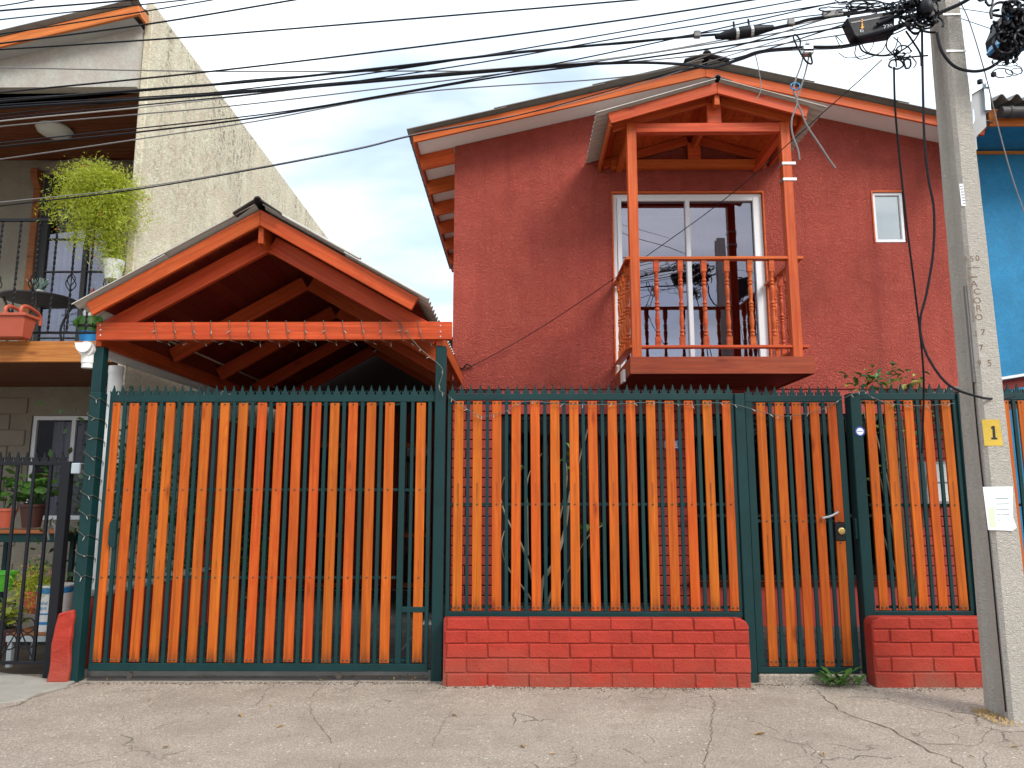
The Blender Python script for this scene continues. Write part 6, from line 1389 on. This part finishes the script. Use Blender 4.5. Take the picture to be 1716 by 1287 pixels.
# helix on the gate post
hx_ = []; e = .007; pa0, pa1, ya0, ya1 = ax0 - e, ax1 + e, YF - .06 - e, YF + .05 + e
corners = [(pa0, ya0), (pa1, ya0), (pa1, ya1), (pa0, ya1)]; zA, zB_ = 2.30, .70; turns = 10
for k in range(turns * 4):
    f = k / (turns * 4); c, d = corners[k % 4], corners[(k + 1) % 4]; dz = (zB_ - zA) / (turns * 4)
    for q in range(3): t = q / 3; hx_.append(Vector((c[0] + (d[0] - c[0]) * t, c[1] + (d[1] - c[1]) * t, zA + (zB_ - zA) * f + dz * t * (1.8 if k % 4 == 0 else .7) + R.uniform(-.008, .008))))
fairy('fairy light wire spiralling down the left gate post', hx_, .003, 30)
pb = []; yb0, yb1 = YC - .008, YC + .058
xk0 = px_x(258, 555, YC); xk1 = px_x(700, 555, YC); nn = 15
for k in range(nn):
    x = xk0 + (xk1 - xk0) * k / (nn - 1); s = R.uniform(.015, .045)
    pb += [Vector((x, yb0, carz1 + .010)), Vector((x + s * .5, yb0 - .004, (carz0 + carz1) / 2)), Vector((x + s, yb0, carz0 - .012)), Vector((x + s + .06, yb1, carz0 - .02)), Vector((x + s + .12, yb1, carz1 + .012))]
fairy('fairy light wire wound round the front beam of the carport', pb, .0028, 30)
dp = spline([P(752, 665, 6.18), P(790, 690, 6.18), P(812, 698, 6.18), P(850, 688, 6.18), P(880, 673, 6.18), P(960, 678, 6.18), P(1040, 677, 6.18), P(1095, 674, 6.18), P(1160, 679, 6.18), P(1200, 675, 6.18), P(1240, 680, 6.16), P(1290, 694, 6.17), P(1325, 697, 6.18), P(1375, 687, 6.18), P(1412, 668, 6.17), P(1445, 655, 6.15), P(1460, 665, 6.18), P(1490, 676, 6.18), P(1540, 680, 6.18), P(1600, 676, 6.18)], 5)
fairy('fairy light wire draped along the top of the right fence and pedestrian gate', dp, .003, 34)
fairy('short fairy light wire hanging from the carport beam to the right post', spline([P(668, 540, 6.11), P(700, 580, 6.12), P(720, 598, 6.14), P(742, 620, 6.15), P(735, 650, 6.15), P(745, 660, 6.15)], 5), .0035, 6)

# ================================================================== PLANTS BEHIND THE FENCE AND ON THE PAVEMENT
vt = thing('bare_climber', 'mostly bare woody climber with pale branches behind the middle fence panel', 'plant', (px_x(905, 1030, 7.5), 7.5, .04))
def vine(pts, r0, r1, y=7.5):
    q = spline([P(a, b, y + R.uniform(-.08, .08)) for a, b in pts], 6); MB().tube(q, [r0 + (r1 - r0) * i / (len(q) - 1) for i in range(len(q))], 6).build('branch', M_bark, vt, smooth=True); return q
allv = vine([(905, 1045), (908, 980), (930, 940), (946, 890), (955, 830), (968, 780), (985, 720)], .026, .008)
allv += vine([(905, 1040), (890, 960), (872, 910), (850, 870), (838, 830), (845, 800)], .018, .006)
allv += vine([(905, 1040), (920, 1005), (935, 950), (928, 900), (940, 860), (950, 800), (945, 760)], .016, .006); allv += vine([(900, 1020), (880, 990), (850, 950), (840, 915), (845, 890)], .012, .005)
allv += vine([(910, 1030), (930, 1012), (950, 960), (985, 900), (1010, 880)], .010, .004); allv += vine([(885, 930), (884, 860), (885, 800), (908, 760)], .009, .004)
VL = leaf_mesh('leaf', .085, .05, M_leaf)
for c_, n_, s_ in ((P(950, 765, 7.5), 9, .05), (P(975, 785, 7.5), 7, .07), (P(985, 880, 7.5), 9, .08), (P(1012, 872, 7.5), 4, .04), (P(885, 780, 7.5), 3, .05)):
    for k in range(n_): inst('leaf', VL, leafM(c_ + Vector((R.gauss(0, s_), R.gauss(0, s_), R.gauss(0, s_))), R.uniform(.7, 1.2)), vt)
sr = thing('leafy_shrub', 'leafy shrub with pale stems rising above the right fence panel', 'shrub', (px_x(1500, 1000, 6.9), 6.9, .04)); tips = []
for (a, b_, c_, d_) in ((1520, 1000, 1445, 640), (1525, 1000, 1490, 630), (1530, 1000, 1505, 640), (1535, 1000, 1522, 645), (1520, 1000, 1470, 625), (1540, 1000, 1512, 700), (1530, 1000, 1560, 690), (1520, 1000, 1440, 660), (1515, 990, 1462, 780)):
    q = spline([P(a, b_, 6.9), P((a + c_) / 2 + R.uniform(-12, 12), (b_ + d_) / 2, 6.9 + R.uniform(-.1, .1)), P(c_, d_, 6.85 + R.uniform(-.1, .1))], 8); MB().tube(q, [.012 - .009 * i / (len(q) - 1) for i in range(len(q))], 5).build('stem', M_bark, sr, smooth=True); tips += q[-5:]
SL = leaf_mesh('leaf', .085, .042, M_leaf); SLY = leaf_mesh('leaf', .08, .036, M_leaf_y); SLD = leaf_mesh('leaf', .085, .045, M_leaf_dark)
tops = [P(R.uniform(1432, 1532), R.uniform(622, 668), 6.85 + R.uniform(-.12, .12)) for k in range(40)]
for k in range(200): inst('leaf', R.choice((SL, SL, SLD, SLD, SLY)), leafM(R.choice(tips if k < 110 else tops) + Vector((R.gauss(0, .055), R.gauss(0, .05), R.gauss(0, .05))), R.uniform(.7, 1.25), (-.6, .8)), sr)
wd = PZ(1405, 1150, .0); weed = thing('weed', 'bright green leafy weed growing at the foot of the pedestrian gate', 'weed', (wd.x, wd.y, 0))
def wl(L):
    v = []; n = 6; wp = [.1, .35, .30, .6, .5, .85, .3]
    for i in range(n + 1):
        t = i / n; w = L * .22 * wp[i]; z = L * (.55 * t - .45 * t * t); v += [(L * t, w, z + .1 * w), (L * t, 0, z), (L * t, -w, z + .1 * w)]
    v.append((L * 1.08, 0, L * .08)); f = []
    for i in range(n):
        a = 3 * i; f += [(a, a + 1, a + 4, a + 3), (a + 1, a + 2, a + 5, a + 4)]
    f += [(3 * n, 3 * n + 1, 3 * n + 3), (3 * n + 1, 3 * n + 2, 3 * n + 3)]
    return MB().add(v, f).mesh('leaf', M_leaf, smooth=True, recalc=False)
WL = [wl(.16), wl(.12), wl(.20)]
for k in range(30):
    dx = R.uniform(-.10, .16); inst('leaf', R.choice(WL), Matrix.Translation((wd.x + dx, wd.y + R.uniform(-.03, .05), .005)) @ Matrix.Rotation(R.uniform(0, 6.28), 4, 'Z') @ Matrix.Rotation(R.uniform(-.75, -.05), 4, 'Y') @ Matrix.Scale(R.uniform(.6, 1.0), 4), weed)
# fallen leaves and bits on the pavement
DL = leaf_mesh('dry_leaf', .070, .026, M_dry, fold=.35); DL2 = leaf_mesh('dry_leaf', .055, .014, M_dry, fold=.5)
spots = [(180, 1137), (230, 1131), (300, 1130), (345, 1134), (540, 1142), (625, 1144), (637, 1141), (600, 1131), (655, 1132), (690, 1140), (700, 1137), (712, 1134), (722, 1130), (685, 1132), (560, 1131), (328, 1150), (448, 1183), (478, 1215), (285, 1250), (400, 1196), (345, 1194), (920, 1262), (1378, 1260), (250, 1172), (258, 1155), (766, 1200), (1284, 1229), (1708, 1250), (1634, 1268), (1000, 1160), (880, 1252), (662, 1138), (668, 1134), (730, 1137)]
for x, y in spots:
    p = PZ(x, y, 0); p.z = pav_z(p.x, p.y) + .008 + (.006 if p.y > 6.15 else 0)
    o = inst('dry_leaf', R.choice((DL, DL2, DL2)), Matrix.Translation(p) @ Matrix.Rotation(R.uniform(0, 6.28), 4, 'Z') @ Matrix.Rotation(R.uniform(-.3, .3), 4, 'X') @ Matrix.Scale(R.uniform(.6, 1.2), 4))
    tag(o, 'dry yellowish leaf lying on the concrete pavement', 'leaf', 'dry leaves on the pavement')
pb_ = MB()
for k in range(700):
    x, y = R.uniform(-5, 5.5), R.uniform(3.4, 6.1)
    if R.random() < .45: y = R.uniform(5.85, 6.12)
    s = R.uniform(.003, .009) * (1.4 if y > 5.85 else 1); z = pav_z(x, y); pb_.lathe([(s, -.002), (s * .8, s * .6), (s * .2, s * .9)], 5, Matrix.Translation((x, y, z)) @ Matrix.Rotation(R.uniform(0, 6), 4, 'Z') @ Matrix.Scale(R.uniform(.5, 1.6), 4, (1, 0, 0)))
pb_.build('grit', M_ground, kind='stuff', recalc=False)
dm_ = MB()
for k in range(1500):
    x = R.uniform(-3.9, 4.2); f = abs(R.gauss(0, .035))
    y = (6.015 if (la - .02 < x < lb + .02 or x > e1) else 6.14) - f; s_ = R.uniform(.002, .007); z = pav_z(x, y)
    dm_.lathe([(s_, -.002), (s_ * .7, s_ * .55), (s_ * .2, s_ * .8)], 5, Matrix.Translation((x, y, z)) @ Matrix.Rotation(R.uniform(0, 6), 4, 'Z') @ Matrix.Scale(R.uniform(.6, 2.2), 4, (1, 0, 0)))
dm_.build('dirt', M_soil, kind='stuff', recalc=False)
# distant roofs/trees glimpsed beside the house: low backdrop hills
hb = MB(); n = 60; vs = []
for i in range(n + 1):
    a = RAD(-80 + 160 * i / n); r = 140; h = 3.0 + 1.5 * noise.noise((i * .22, 0, 0)); vs += [(r * math.sin(a), r * math.cos(a), -1), (r * math.sin(a), r * math.cos(a), h), (1.15 * r * math.sin(a), 1.15 * r * math.cos(a), -1)]
f = []
for i in range(n): a = 3 * i; f += [(a, a + 3, a + 4, a + 1), (a + 1, a + 4, a + 5, a + 2)]
hb.add(vs, f).build('hills', M_leaf_dark, recalc=False, kind='structure')
